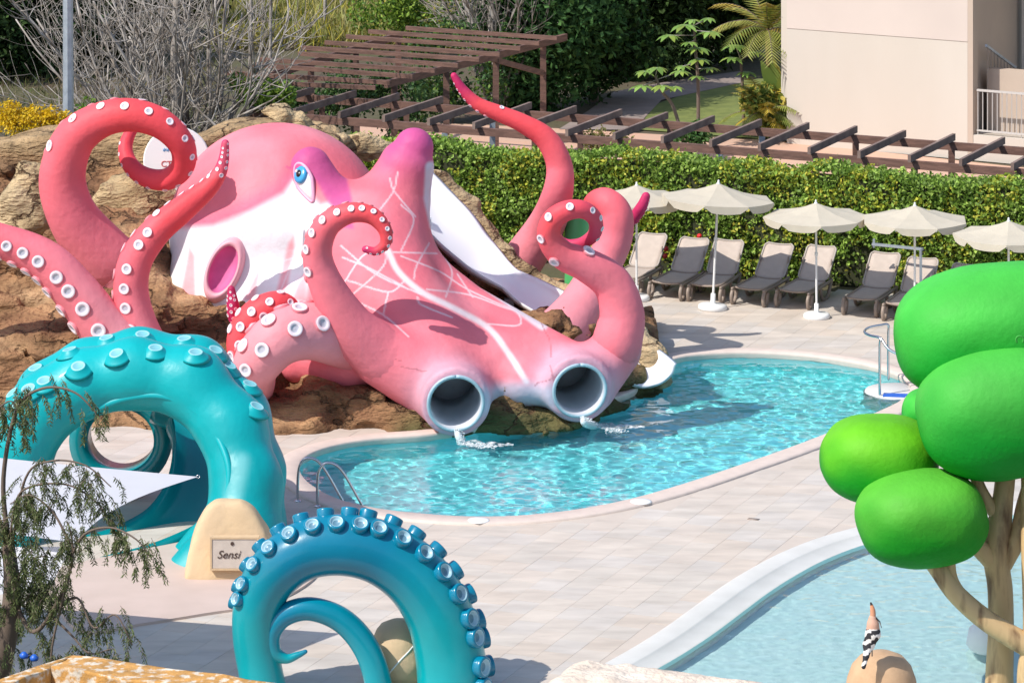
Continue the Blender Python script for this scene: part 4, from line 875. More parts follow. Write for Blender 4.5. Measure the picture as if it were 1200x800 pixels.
# spiral flume inside the wave
m_teal2 = M('teal_inside', (.0, .20, .23), .3, base2=(.0, .25, .28), nscale=1, coat=.3)
fpw = cr([P(190, 470, 60.3), P(222, 487, 60.2), P(243, 525, 59.8), P(240, 572, 59.2), P(212, 612, 58.5), P(160, 640, 57.9), P(100, 657, 57.5), P(45, 672, 57.2)], 7)
prof = [(.52*math.cos(a), .40*math.sin(a)+.1) for a in np.linspace(math.pi, math.pi*2, 11)]; prof = [(-.58, .2)]+prof+[(.58, .2)]+[(1.12*x, y-.06) for x, y in prof[::-1]]
mk('spiral_flume', sweep(fpw, prof), m_teal2, tw)
rc0 = P(143, 512, 60.4); ringp = [rc0+A([.72*math.cos(a), .25*math.sin(a), .66*math.sin(a)]) for a in np.linspace(0, 2*math.pi, 33)][:-1]
V, Fc = sweep(ringp, [(-.45, -.10), (.45, -.10), (.45, .10), (.40, .13), (-.40, .05), (-.45, .08)], up=(0, 1, 0), closed_path=True)
ring = []
for i, a in enumerate(np.linspace(0, 2*math.pi, 40, endpoint=False)):
    for rr, yy in ((.52, -.25), (.52, .35), (.80, .35), (.80, -.25), (.66, -.33)): ring.append(rc0+A([rr*1.03*math.cos(a), yy, rr*.98*math.sin(a)]))
Fr = [(i*5+j, i*5+(j+1) % 5, ((i+1) % 40)*5+(j+1) % 5, ((i+1) % 40)*5+j) for i in range(40) for j in range(5)]
mk('coil_ring', (A(ring), Fr), m_teal2, tw)
mk('outer_lip', tube(cr([P(100, 484, 57.9), P(150, 466, 57.8), P(200, 466, 57.7), P(244, 496, 57.5), P(268, 545, 57.1), P(262, 590, 56.9), P(232, 640, 56.7), P(204, 668, 56.6)], 6), .06, 8), m_tealp, tw)
for i_, (x, y) in enumerate(((60, 652), (140, 632))): q = P(x, y, 57.6); mk('flume_support', beam(q-A([0, 0, .3]), A([q[0], q[1], 0]), .12, .12, (0, 1, 0)), m_galv, tw, False)
# ------------------------------------------------------------------ sand coloured plaque rock
pc = G(268, 682); PW = frame_from(A([.10, -1, .16]), A([1., 0, 0]))
def loaf(X, Y, Z):
    a = (X-pc[0]); zt = np.clip(Z/1.16, 0, 1); half = np.interp(zt, [0, .3, .6, .85, 1], [.72, .66, .55, .38, .14]).astype(np.float32)
    ax0 = .05-.08*zt
    d = np.maximum(np.abs(a-ax0)-half, np.abs(Y-pc[1]-.32-.16*zt)-.36+.20*zt); d = smin(np.maximum(d, Z-1.20), d+.4, .01) if False else np.maximum(d, Z-1.12)
    return d+.03*fbm(X*2, Y*2, Z*2, 3)
V, Fc = surfnet(loaf, pc+A([-.9, -.4, -.05]), pc+A([.9, 1.1, 1.4]), .035)
for _ in range(16):
    acc = np.zeros_like(V); cn = np.zeros(len(V))
    for a_, b_ in ((0, 1), (1, 2), (2, 3), (3, 0)):
        np.add.at(acc, Fc[:, a_], V[Fc[:, b_]]); np.add.at(cn, Fc[:, a_], 1); np.add.at(acc, Fc[:, b_], V[Fc[:, a_]]); np.add.at(cn, Fc[:, b_], 1)
    V = V*.35+.65*acc/np.maximum(cn, 1)[:, None]
pr = mk('plaque_rock', (V, Fc), m_sand, None, True, loc=pc); tag(pr, 'sand coloured rounded rock with an inset lettered plaque by the wave', 'plaque rock')
fy = pc[1]-.055
def qd(x0, z0, x1, z1, y, dy): return slab([(pc[0]+x0, y-dy), (pc[0]+x1, y-dy), (pc[0]+x1, y+.1), (pc[0]+x0, y+.1)], z0, z1)
mk('plaque', qd(-.24, .23, .42, .66, fy, .02), m_plaque, pr, False)
for x0, z0, x1, z1 in ((-.27, .20, -.243, .69), (.423, .20, .45, .69), (-.242, .663, .422, .69), (-.242, .20, .422, .227)): mk('plaque_frame', qd(x0, z0, x1, z1, fy, .03), m_sand, pr, False)
me = text_mesh('Sensi', .165, .35); me.materials.append(m_dark); o = bpy.data.objects.new('lettering', me); COL.objects.link(o); o.parent = pr; o.location = Vector((pc[0]-.17, fy-.024, .38))-Vector(OFF[pr.name]); o.rotation_euler = (math.pi/2, 0, 0)
me = text_mesh('•', .22); me.materials.append(m_dark); o = bpy.data.objects.new('lettering', me); COL.objects.link(o); o.parent = pr; o.location = Vector((pc[0]+.02, fy-.024, .52))-Vector(OFF[pr.name]); o.rotation_euler = (math.pi/2, 0, 0)
# ------------------------------------------------------------------ blue tentacle in front
BL1, BL2 = A([.0, .18, .30]), A([.0, .33, .37])
bt = thing('tentacle_sculpture', G(420, 835), 'glossy blue tentacle arch with two rows of suckers beside the plaque rock', 'tentacle')
spb = [(1.0, -.5), (.96, .0), (.98, .55), (.94, .68), (.84, .74), (.72, .74), (.64, .70), (.58, .58), (.40, .40), (.0, .36)]
V, Fc = lathe(spb, 22); mi = [0 if min(f[0] % 10, f[3] % 10 if len(f) > 3 else 0) < 5 else (1 if min(f[0] % 10, f[3] % 10) < 8 else 2) for f in Fc]
m_bluep = M('blue_plain', (.0, .18, .30), .25, coat=.2); S_BLUE = new_mesh('sucker', V, Fc, [m_bluep, M('blue_sucker_lip', (.34, .52, .60), .3), M('blue_sucker_cup', (.12, .24, .32), .35)], True, midx=mi)
Yb = 50.6
tentacle(bt, [(531, 860, Yb, 43), (531, 810, Yb, 42), (527, 765, Yb, 41), (513, 715, Yb, 39.5), (485, 674, Yb, 38), (445, 647, Yb, 36.5), (400, 638, Yb, 35), (356, 645, Yb, 34), (322, 670, Yb, 32), (303, 705, Yb, 29), (299, 745, Yb, 26.5), (306, 790, Yb, 26), (318, 850, Yb, 28)],
         [(0, BL2), (.22, BL2), (.42, BL1), (.62, BL1), (.8, BL2*.9), (1, BL2)], seg=28, mat=m_blue, me=(S_BLUE, S_BLUE), suck=dict(out='curv', bias=(0, -.12, 0), t0=.10, t1=.76, rows=(-.5, .5), gap=.62, rel=.31, hz=1.0))
tentacle(bt, [(447, 860, Yb-.1, 17), (443, 800, Yb-.1, 16), (428, 757, Yb-.1, 15.5), (400, 726, Yb-.1, 14.5), (364, 713, Yb-.1, 13.5), (334, 720, Yb-.1, 13), (318, 740, Yb-.1, 12), (320, 762, Yb-.1, 10), (335, 771, Yb-.1, 6), (349, 767, Yb-.1, 4), (358, 763, Yb-.1, 2.5)], [(0, BL2*.9), (.5, BL1*1.1), (.8, BL2), (1, BL1)], seg=18, mat=m_blue)
boulder('boulder', G(466, 800)+A([0, .2, .28]), (.42, .4, .58), 21, 'tan rounded boulder with a white line seen through the blue arch', mat=m_sand, amp=.08, fr=1.1)
bo = [o for o in COL.objects if o.name.startswith('boulder')][-1]
bb_ = BVHTree.FromPolygons([Vector(v.co)+bo.location for v in bo.data.vertices], [tuple(p_.vertices) for p_ in bo.data.polygons]); ln = []
for x, y in ((452, 795), (458, 786), (463, 780), (470, 772), (478, 764), (484, 757)):
    hit, hn = cast(bb_, x, y)
    if hit is not None: ln.append(A(hit))
if len(ln) > 2: mk('painted_line', tube(cr(ln, 4), .012, 6), m_whitepl, bo)
# ------------------------------------------------------------------ shade sails
def sail(corners, label, sag=.1, n=14, pull=.08):
    c = [A(q, float) for q in corners]; V = []
    for i in range(n+1):
        for j in range(n+1):
            u, v = i/n, j/n; uu = u+pull*math.sin(v*math.pi)*(.5-u)*2*.5; vv = v+pull*math.sin(u*math.pi)*(.5-v)*2*.5
            p = c[0]*(1-uu)*(1-vv)+c[1]*uu*(1-vv)+c[2]*uu*vv+c[3]*(1-uu)*vv; p = p-A([0, 0, sag*math.sin(u*math.pi)*math.sin(v*math.pi)]); V.append(p)
    Fc = [(i*(n+1)+j, (i+1)*(n+1)+j, (i+1)*(n+1)+j+1, i*(n+1)+j+1) for i in range(n) for j in range(n)]
    t = thing('shade_sail', A([c[0][0], c[0][1], 0]), label, 'shade sail'); mk('cloth', (V, Fc), m_sail, t)
    for q in c: mk('corner_ring', tube([q+A([.022*math.cos(a), 0, .022*math.sin(a)]) for a in np.linspace(0, 6.28, 13)], .006, 6, False), m_steel, t)
    return t
sa = A([-4.34, 51.9, 2.55]); sb = sa+A([-6.6, 1.75, .25]); scn = sa+A([-1.35, -3.1, -.05]); sd = sa+A([-7.4, -1.3, .1])
s1 = sail([sa, sb, sd, scn], 'large white shade sail ending in a pointed corner before the teal wave')
sail([P(88, 640, 49.2), P(-160, 640, 49.2), P(-140, 730, 47.5), P(62, 682, 48.2)], 'smaller white shade sail below the pointed one, behind the willowy tree', pull=.02)
for k_, (q, lb) in enumerate(((sa+A([.55, .25, .3]), 'slim'), )):
    pass
po_ = A([sb[0]-.2, sb[1]+.2, 0]); tag(mk('sail_post', tube(A([po_, po_+A([0, 0, 3.1])]), .06, 12), m_galv), 'grey steel post holding the far corner of the pointed shade sail', 'post')
# ------------------------------------------------------------------ green foliage sculpture
gt = thing('tree_sculpture', G(1172, 850), 'sculpted tree with bright green rounded foliage lumps on a tan trunk', 'tree sculpture')
def blob(c, r, tilt, cA, cB, e=2.4, nl=.03):
    r = A(r); R = Matrix.Rotation(tilt, 3, 'Y'); n, m = 40, 60; V = []; cl = []
    for i in range(n+1):
        th = math.pi*i/n
        for j in range(m):
            ph = 2*math.pi*j/m; d = A([math.sin(th)*math.cos(ph), math.sin(th)*math.sin(ph), math.cos(th)]); s_ = (abs(d[0])**e+abs(d[1])**e+abs(d[2])**e)**(-1/e)
            V.append(d*s_)
    V = A(V); V *= (1+nl*fbm(V[:, 0]*1.3+c[0], V[:, 1]*1.3, V[:, 2]*1.3+c[2], 2))[:, None]; W0 = V*r; W1 = A([A(R @ Vector(v)) for v in W0])+A(c)
    h_ = np.clip(V[:, 2]*.5+.5+.1*noise3(V[:, 0]*2, V[:, 1]*2, V[:, 2]*2), 0, 1); cl = lerpc(h_, [(0, cA), (.35, cA), (.8, cB), (1, cB)])  # lighter top, darker underside: partly paint, partly daylight put into the colour
    Fc = [(i*m+j, (i+1)*m+j, (i+1)*m+(j+1) % m, i*m+(j+1) % m) for i in range(n) for j in range(m)]
    return mk('foliage_lump', (W1, Fc), m_green, gt, True, col=cl)
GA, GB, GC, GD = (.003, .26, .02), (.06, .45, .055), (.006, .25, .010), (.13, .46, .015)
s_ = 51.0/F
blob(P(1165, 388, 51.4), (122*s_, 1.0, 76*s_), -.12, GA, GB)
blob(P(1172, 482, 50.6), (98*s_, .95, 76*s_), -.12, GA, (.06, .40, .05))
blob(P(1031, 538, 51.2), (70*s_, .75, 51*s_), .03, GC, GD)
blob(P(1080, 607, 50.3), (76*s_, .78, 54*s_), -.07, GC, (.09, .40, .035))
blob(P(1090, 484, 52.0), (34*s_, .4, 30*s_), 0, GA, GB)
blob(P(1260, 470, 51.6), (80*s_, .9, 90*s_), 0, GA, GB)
tr = mk('trunk', tube(cr([P(1172, 870, 50.7), P(1171, 800, 50.7), P(1173, 740, 50.7), P(1172, 690, 50.7), P(1168, 655, 50.7), P(1172, 610, 50.8), P(1178, 560, 50.9), P(1180, 510, 51)], 5), np.interp(np.linspace(0, 1, 36), [0, .3, .5, .62, .8, 1], [.21, .175, .17, .19, .14, .13]), 18), m_trunkp, gt)
for pts, r in (([(1168, 662, 50.7), (1145, 640, 50.6), (1128, 632, 50.5), (1105, 625, 50.5)], (.14, .08)), ([(1176, 660, 50.7), (1192, 630, 50.7), (1200, 590, 50.9), (1215, 540, 51)], (.13, .09)), ([(1212, 760, 50.2), (1180, 742, 50.2), (1150, 722, 50.2), (1120, 695, 50.2), (1100, 668, 50.2), (1080, 640, 50.3)], (.16, .11)), ([(1130, 705, 50.2), (1115, 680, 50.25), (1112, 655, 50.3), (1118, 640, 50.3)], (.10, .09)), ([(1165, 600, 50.8), (1150, 575, 50.8), (1140, 550, 50.8)], (.09, .08))):
    p = cr([P(*q) for q in pts], 6); mk('branch', tube(p, np.linspace(*r, len(p)), 14), m_trunkp, gt)
p = cr([P(1206, 870, 50.2), P(1204, 790, 50.2), P(1210, 740, 50.2), P(1207, 640, 50.3), P(1206, 560, 50.6)], 6); mk('trunk', tube(p, np.linspace(.15, .11, len(p)), 14), m_trunkp, gt)
for x, y, Y in ((1195, 398, 49.9),):
    q = P(x, y, Y); mk('lifting_ring', tube([q+A([.05*math.cos(a), 0, .05*math.sin(a)]) for a in np.linspace(-.6, 3.8, 12)], .014, 6), m_green, gt, True, col=A([.05, .35, .05]))
tag(mk('play_float', lathe([(.0, .0), (.25, .02), (.34, .16), (.30, .36), (.16, .5), (.0, .53)], 24, tuple(G(1166, 770)-A([0, -.5, .12]))), m_whitepl), 'white rounded float in the paddling pool behind the tan trunk', 'float')

# ------------------------------------------------------------------ near roof: parapet, limestone coping, clay cap, bird
nb = thing('near_building', A([0, 12, 0]), 'low near building whose weathered parapets edge the bottom of the view', 'building')
mk('building_wall', slab([(-9, 6.5), (9, 6.5), (9, 16.2), (-9, 18.6)], 0, 9.95), m_wall, nb, False)
mk('roof_slab', slab([(-9.2, 6.3), (9.2, 6.3), (9.2, 16.6), (-9.2, 19.2)], 9.952, 10.1), m_roofb, nb, False)
zt = 10.55; C0 = A([-2.083, 17.8, 0]); cu = nrm(A([.9, -.42, 0])); cv = A([.42, .9, 0])/math.hypot(.42, .9); cv2 = nrm(A([-.29, -.42, 0]))
wI = .22
def lslab(a, b, z0, z1): return slab([a, b, b-cv*wI, a-cv*wI], z0, z1)
lich = thing('lichen_parapet', A([C0[0], C0[1], 10.1]), 'orange lichen covered stone parapet corner at the bottom left', 'parapet')
def rough_slab(poly, z0, z1, n, amp, seed):
    V, Fc = slab(poly, z0, z1); bm = bmesh.new(); vs = [bm.verts.new(v) for v in V]
    for f in Fc: bm.faces.new([vs[i] for i in f])
    bmesh.ops.subdivide_edges(bm, edges=bm.edges[:], cuts=n, use_grid_fill=True); bmesh.ops.triangulate(bm, faces=bm.faces[:])
    V = A([v.co[:] for v in bm.verts]); bm.verts.index_update(); Fc = [tuple(v.index for v in f.verts) for f in bm.faces]; bm.free()
    V += amp*np.stack([fbm(V[:, 0]*9+seed, V[:, 1]*9, V[:, 2]*9, 3), fbm(V[:, 0]*9+5, V[:, 1]*9+seed, V[:, 2]*9, 3), fbm(V[:, 0]*9, V[:, 1]*9+8, V[:, 2]*9+seed, 3)], 1); return V, Fc
mk('parapet_arm', rough_slab([C0, C0+cu*4.2, C0+cu*4.2-cv*wI, C0-cv*wI+cu*.02], 10.101, zt, 30, .008, 2), m_lichen, lich)
mk('parapet_arm', rough_slab([C0-cv*.004, C0-cv*wI+cu*.015, C0-cv*wI+cv2*2.4+cu*.10, C0+cv2*2.4-cu*.16], 10.101, zt-.004, 30, .008, 6), m_lichen, lich)
L0 = A([.30, 17.72, 0]); lu = nrm(A([1.19, -.53, 0])); lv = A([-lu[1], lu[0], 0])
def lime_sdf(X, Y, Z):
    s = (X-L0[0])*lu[0]+(Y-L0[1])*lu[1]; v = (X-L0[0])*lv[0]+(Y-L0[1])*lv[1]
    d = np.sqrt(np.maximum(np.abs(s-1.4)-1.25, 0)**2+np.maximum(np.abs(v+.3)-.14, 0)**2+np.maximum(np.abs(Z-10.32)-.13, 0)**2)-.15
    return d+.015*fbm(X*9, Y*9, Z*9, 3)
V, Fc = surfnet(lime_sdf, (.0, 15.6, 10.0), (3.2, 18.2, 10.75), .02); tag(mk('stone_coping', (V, Fc), m_lime, None, True, loc=(1, 17, 10.0)), 'pale rough limestone coping with a rounded end at the bottom edge', 'coping')
cc_ = P(1033, 800, 17.0); ct = P(1033, 763, 17.0)[2]
tag(mk('chimney_cap', lathe([(.0, ct-10), (.05, ct-.004-10), (.10, ct-.025-10), (.135, ct-.065-10), (.155, ct-.12-10), (.17, ct-.2-10), (.175, .1)], 40, (cc_[0], cc_[1], 10.0)), m_clay), 'rounded clay cap with a striped bird perched on it', 'cap')
Yq = 16.86
bird = thing('bird', P(1020, 768, Yq), 'hoopoe with raised orange crest and black and white barred wings', 'bird')
bs = chain([(1012, 781, Yq-.05, 2.6), (1015, 768, Yq-.03, 3.2), (1018, 755, Yq, 6.5), (1023, 742, Yq, 8.6), (1023, 731, Yq, 6.6), (1022.5, 724, Yq, 4.6)])
def bird_sdf(X, Y, Z):
    d = None
    for (a, ra), (b, rb) in zip(bs[:-1], bs[1:]): q = cone_sdf(X, Y, Z, a, b, ra, rb); d = q if d is None else smin(d, q, .012)
    return d
V, Fc = surfnet(bird_sdf, A(P(1000, 800, Yq))-A([0, .12, 0]), A(P(1045, 712, Yq))+A([0, .12, 0]), .0035)
bx, by = proj(V); yb = by+.25*(bx-1020)
bcol = np.tile(A([.55, .33, .24]), (len(V), 1)); wing = (by > 737); band = (np.sin(yb*.55+1.6*noise3(V[:, 0]*60, V[:, 1]*60, V[:, 2]*60)+np.where(bx > 1021, 2.0, 0)) > -.1)
bcol[wing & band] = (.02, .02, .025); bcol[wing & ~band] = (.75, .73, .70); mk('body', (V, Fc), m_feather, bird, True, col=bcol)
p = cr([P(1022.5, 726, Yq), P(1023, 718, Yq), P(1022, 711, Yq), P(1020.5, 706, Yq)], 5); mk('crest', tube(p, np.interp(np.linspace(0, 1, 16), [0, .5, 1], [.014, .0115, .004]), 10), m_feather, bird, True, col=np.repeat(lerpc(np.r_[[0]*3, np.linspace(0, 1, 16), [1]*3], [(0, (.55, .30, .2)), (.8, (.60, .25, .12)), (.86, (.03, .02, .02)), (1, (.03, .02, .02))]), 10, 0))
p = A([P(1026, 723, Yq), P(1031, 728, Yq-.03), P(1033, 735, Yq-.05)]); mk('bill', tube(p, A([.005, .003, .0015]), 6), m_black, bird)
for sx in (-3, 3): p = A([P(1019+sx, 757, Yq), P(1019+sx, 768, Yq-.004)]); mk('leg', tube(p, .003, 6), m_taupe, bird)

# ------------------------------------------------------------------ lamp post and vegetation
c = A([-520*77/F, 77., 0]); lp = thing('lamp_post', c, 'grey galvanised lamp post rising behind the rock wall', 'lamp post')
mk('pole', tube(A([c, c+A([0, 0, 4]), c+A([-.02, 0, 9])]), A([.118, .112, .09]), 8, False), m_galv, lp, False); mk('base_plate', beam(c, c+A([0, 0, .03]), .4, .4, (0, 1, 0)), m_galv, lp, False)
q = c+A([-.02, 0, 9]); mk('arm', tube(cr([q, q+A([0, -.3, .25]), q+A([0, -.9, .35])], 5), .04, 8), m_galv, lp); mk('lamp_head', lathe([(.0, .12), (.12, .1), (.2, .03), (.2, .0), (.0, -.03)], 16, tuple(q+A([0, -1.0, .3]))), m_galv, lp)
for (x, Y, r) in ((315, 112, .05), (293, 108, .06)):
    pass
def branchy(base, n_stem, hgt, spread, r0, seed, sub=5, lean=(0, 0), levels=2):
    R_ = random.Random(seed); parts = []
    def grow(p, d, L, r, lev):
        n = 7; pts = [A(p)]; dd = nrm(d)
        for i in range(n):
            dd = nrm(dd+A([R_.gauss(0, .13), R_.gauss(0, .13), R_.gauss(.06, .07)])); pts.append(pts[-1]+dd*L/n)
        pts = A(pts); parts.append(tube(pts, np.linspace(r, r*.35, n+1), 5 if lev else 7, False))
        if lev < levels:
            for k in range(sub):
                i = R_.randint(2, n-1); a = nrm(pts[i+1]-pts[i]+A([R_.gauss(0, .55), R_.gauss(0, .55), R_.gauss(.1, .25)])); grow(pts[i], a, L*R_.uniform(.35, .6), r*.45, lev+1)
    for k in range(n_stem):
        a = R_.uniform(0, 6.28); s = spread*R_.random()**.7; grow(A(base)+A([R_.gauss(0, .15), R_.gauss(0, .15), 0]), A([lean[0]+s*math.cos(a), lean[1]+s*math.sin(a)*.5, 1]), hgt*R_.uniform(.7, 1.1), r0*R_.uniform(.5, 1), 0)
    return join(parts)
def bare_tree(x, Y, n_stem, hgt, spread, r0, seed, label, trunk=True, sub=5):
    b = A([(x-600)*Y/F, Y, 0]); t = thing('bare_tree', b, label, 'tree', 'leafless trees behind the pergolas')
    if trunk: mk('trunk', tube(cr([b-A([0, 0, .1]), b+A([.05, 0, 1.5]), b+A([-.05, 0, 3.5]), b+A([.05, .1, 6])], 5), np.linspace(r0*2.0, r0*.9, 16), 10), m_bark, t)
    mk('branches', branchy(b, n_stem, hgt, spread, r0, seed, sub), m_bark, t)
bare_tree(207, 84, 30, 5.4, .75, .072, 3, 'large leafless multi stemmed grey tree beside the lamp post', sub=5)
bare_tree(578, 98, 26, 5.5, .6, .055, 5, 'leafless pale tree behind the taller pergola posts', sub=5)
bare_tree(135, 90, 12, 5, .9, .035, 9, 'low twiggy leafless shrub tree left of the large grey one', trunk=False, sub=6)
for x, Y, s_, lb in ((293, 106, 11, 'thin pale leafless sapling nearest the large grey tree'), (316, 104, 12, 'straight thin white stemmed sapling above the vine'), (380, 112, 13, 'thin leafless sapling in the dry grass by the rafters'), (447, 114, 14, 'thin leafless sapling beside the bright green bush')):
    b = A([(x-600)*Y/F, Y, 0]); t = thing('sapling', b, lb, 'sapling', 'saplings in the dry grass'); mk('trunk', tube(cr([b, b+A([.03, 0, 2]), b+A([-.03, 0, 5])], 4), np.linspace(.06, .03, 9), 7), m_bark, t); mk('branches', branchy(b+A([0, 0, 1.2]), 5, 2.6, .35, .018, s_, 2, levels=1), m_bark, t)
def crown(centers, rad, n, size, pal, flat=1.0, jit=.35, aspect=.5, up=.35, droop=0.):
    centers = A(centers); k = rng.integers(0, len(centers), n); d = rng.normal(size=(n, 3)); d /= np.linalg.norm(d, axis=1)[:, None]; d *= (rng.random(n)**.45)[:, None]
    C = centers[k]+d*np.asarray(rad)*A([1, 1, flat]); m = C[:, 2] > .02; C = C[m]; return leaves(C, rng.uniform(.7, 1.3, len(C))*size, pick(len(C), pal, jit), aspect, up, droop)
def leafy(name, x, Y, label, cat, zc, R3, ncl, rad, n, size, pal, trunk_r=.15, trunk_h=None, mat=m_leaf, group=None, **kw):
    b = A([(x-600)*Y/F, Y, 0]); t = thing(name, b, label, cat, group)
    cl = rng.normal(size=(ncl, 3)); cl /= np.linalg.norm(cl, axis=1)[:, None]; cl = b+A([0, 0, zc])+cl*(rng.random(ncl)**.4)[:, None]*A(R3)
    cl = cl[cl[:, 2] > .1]; V, Fc, cc = crown(cl, rad, n, size, pal, **kw); mk('crown', (V, Fc), mat, t, False, col=cc)
    h_ = trunk_h or zc; mk('trunk', tube(cr([b-A([0, 0, .1]), b+A([.05, .05, h_*.5]), b+A([-.05, 0, h_])], 4), np.linspace(trunk_r, trunk_r*.5, 9), 8), m_twig, t); return t
DK = [(.028, .056, .016), (.045, .085, .022), (.06, .105, .03), (.02, .036, .012)]; MD = [(.045, .11, .03), (.075, .16, .045), (.03, .075, .022)]; LT = [(.16, .26, .03), (.22, .32, .04), (.10, .19, .03)]  # DK: self-shading of dense foliage put into the leaf colour
g_ = 'dense dark trees behind the lawn'
for x, Y, zc, R3, n, pal, lb in ((640, 98.5, 2.3, (1.5, .9, 2.4), 13000, MD, 'glossy mid green bushy tree right of the bare pale tree'), (695, 100.5, 2.3, (1.5, .9, 2.4), 13000, DK+MD, 'dense dark tree at the bend of the garden path'), (752, 104.5, 2.3, (1.7, .9, 2.4), 13000, DK, 'very dark tree behind the big leaved plants'), (812, 106.5, 2.3, (1.7, .9, 2.4), 13000, DK, 'dark tree where the garden path ends'), (880, 108.5, 2.3, (1.8, .9, 2.4), 12000, DK, 'dark tree beside the cream building corner'), (570, 112, 3.0, (1.6, 1.4, 2.9), 6000, MD, 'mid green tree behind the bare pale tree')):
    leafy('dense_tree', x, Y, lb, 'tree', zc, R3, 44, .85, n, .22, pal, mat=m_leafdark, group=g_)
for x, Y, lb in ((-25, 104, 'shadowy dark tree at the far left beyond the lamp post'), (40, 105, 'dark evergreen tree right behind the lamp post'), (105, 107, 'dark evergreen tree behind the twiggy shrub'), (185, 112, 'dark olive tree behind the large leafless tree')):
    leafy('dense_tree', x, Y, lb, 'tree', 2.4, (1.8, .9, 2.5), 40, .85, 10000, .2, DK if x < 100 else [(.06, .07, .02), (.10, .10, .03), (.04, .05, .015)], mat=m_leafdark, group='dark trees at the far left')
def bush(x, Y, zc, R3, n, size, pal, label, cat='bush', name='bush', ncl=14, rad=.35): return leafy(name, x, Y, label, cat, zc, R3, ncl, rad, n, size, pal, .04, zc)
bush(112, 80, 2.6, (.7, .5, .6), 1800, .11, LT, 'bright green leafy bush behind the top of the looped tentacle')
bush(482, 108, 1.6, (1.6, .8, 1.2), 3500, .15, LT, 'bright green bush on the dry grass above the rafters', ncl=20, rad=.6)
bush(312, 84.5, 2.75, (1.0, .4, .32), 1800, .13, LT, 'bright green climbing vine spilling over the rafter ends', 'vine', 'vine', rad=.25)
bush(410, 92, 1.3, (2.2, .5, 1.0), 4000, .14, MD+[(.08, .14, .03)], 'dark green hedge bush under the taller pergola', rad=.5, ncl=20)
bush(530, 97, 1.4, (1.6, .5, 1.1), 3500, .14, MD+[(.12, .2, .03)], 'green bush behind the pergola posts', rad=.5, ncl=18)
bush(705, 92.5, .3, (.7, .3, .25), 700, .12, [(.25, .22, .08), (.16, .16, .05)], 'low straw coloured clump beside the garden path', rad=.25)
leafy('gorse_bush', 30, 74.6, 'bright yellow flowering bush on top of the rock wall', 'bush', 3.72, (1.0, .35, .28), 22, .22, 3800, .075, [(.70, .47, .012), (.78, .55, .015), (.65, .42, .015), (.55, .40, .03)], .04, 3.5)
# dry grass behind the pergola
n = 16000; gx = rng.uniform(250, 640, n); gy = rng.uniform(-14, 60, n); Yg = F*H/(gy+HZ); Cg = np.stack([(gx-600)*Yg/F, Yg, rng.uniform(.1, .5, n)], 1)
V, Fc, cc = leaves(Cg, rng.uniform(.4, 1.0, n), pick(n, [(.34, .30, .10), (.26, .26, .08), (.42, .36, .15), (.20, .24, .05), (.40, .34, .04)], .3), .06, 0, 0, axis=A([0, 0, 1.]))
tag(mk('grass', (V, Fc), m_leaf, None, False, col=cc), 'tall dry yellow green grass growing behind the pergola', 'grass', kind='stuff')
n = 7000; gx = rng.uniform(-40, 260, n); gy = rng.uniform(40, 200, n); Yg = F*H/(gy+HZ); Cg = np.stack([(gx-600)*Yg/F, Yg, rng.uniform(.02, .2, n)], 1)
V, Fc, cc = leaves(Cg, rng.uniform(.15, .45, n), pick(n, [(.12, .13, .035), (.17, .12, .06), (.08, .11, .03), (.20, .16, .09)], .3), .08, 0, 0, axis=A([0, 0, .8]))
tag(mk('grass', (V, Fc), m_leaf, None, False, col=cc), 'low rough weeds on the ground below the lamp post', 'grass', kind='stuff')
# big leaved plants and palm by the building
def umbrella_plant(pts, clusters, label):
    b = P(*pts[0]); b = A([b[0], b[1], 0.]); t = thing('big_leaf_plant', b, label, 'plant', 'big leaved plants on the lawn'); p = cr([b]+[P(*q) for q in pts[1:]], 5); mk('stem', tube(p, np.linspace(.05, .03, len(p)), 7), m_twig, t)
    for x, y, Y, s in clusters:
        c = P(x, y, Y); j = p[np.argmin(np.linalg.norm(p-c, axis=1))]; mk('petiole', tube(A([j, c]), .013, 5), m_bark, t); V, Fc = [], []
        for k in range(9):
            a = 2*math.pi*k/9+random.uniform(-.2, .2); d = A([math.cos(a), math.sin(a), 0]); sd = A([-d[1], d[0], 0]); L = s*1.35*random.uniform(.8, 1.1); st = len(V)
            for u, wdt, dz in ((0, .05, 0), (.35, .2, .03), (.7, .17, -.10), (1, .01, -.32)): V += [c+d*L*u+sd*L*wdt+A([0, 0, dz*L]), c+d*L*u-sd*L*wdt+A([0, 0, dz*L])]
            for i in range(3): Fc.append((st+2*i, st+2*i+1, st+2*i+3, st+2*i+2))
        mk('leaf', (V, Fc), m_leaf, t, True, col=np.repeat(pick(len(V)//8, [(.17, .30, .06), (.22, .36, .08), (.26, .36, .07)], .2), 8, 0))
umbrella_plant([(818, 150, 93), (818, 100, 93), (815, 60, 93), (813, 30, 93)], [(803, 30, 92.8, .30), (832, 38, 92.8, .30), (785, 42, 92.9, .26), (812, 24, 93.2, .22), (830, 22, 93.2, .2), (818, 57, 92.7, .28), (820, 70, 92.7, .26), (808, 50, 92.6, .2), (832, 80, 92.8, .2), (800, 78, 92.8, .22), (817, 90, 92.7, .2)], 'tall big leaved plant standing on the lawn edge')
umbrella_plant([(806, 146, 91.5), (790, 128, 91.5), (776, 108, 91.5), (768, 90, 91.5)], [(755, 84, 91.4, .24), (770, 80, 91.5, .26), (753, 101, 91.3, .27), (776, 101, 91.2, .25), (790, 102, 91.3, .2), (797, 84, 91.5, .24)], 'shorter leaning big leaved plant beside the grey path')
umbrella_plant([(872, 140, 95), (870, 100, 95), (868, 70, 95)], [(862, 54, 94.8, .30), (858, 68, 94.8, .27), (885, 62, 95, .25), (875, 85, 95, .25)], 'big leaved plant between the lawn and the palm')
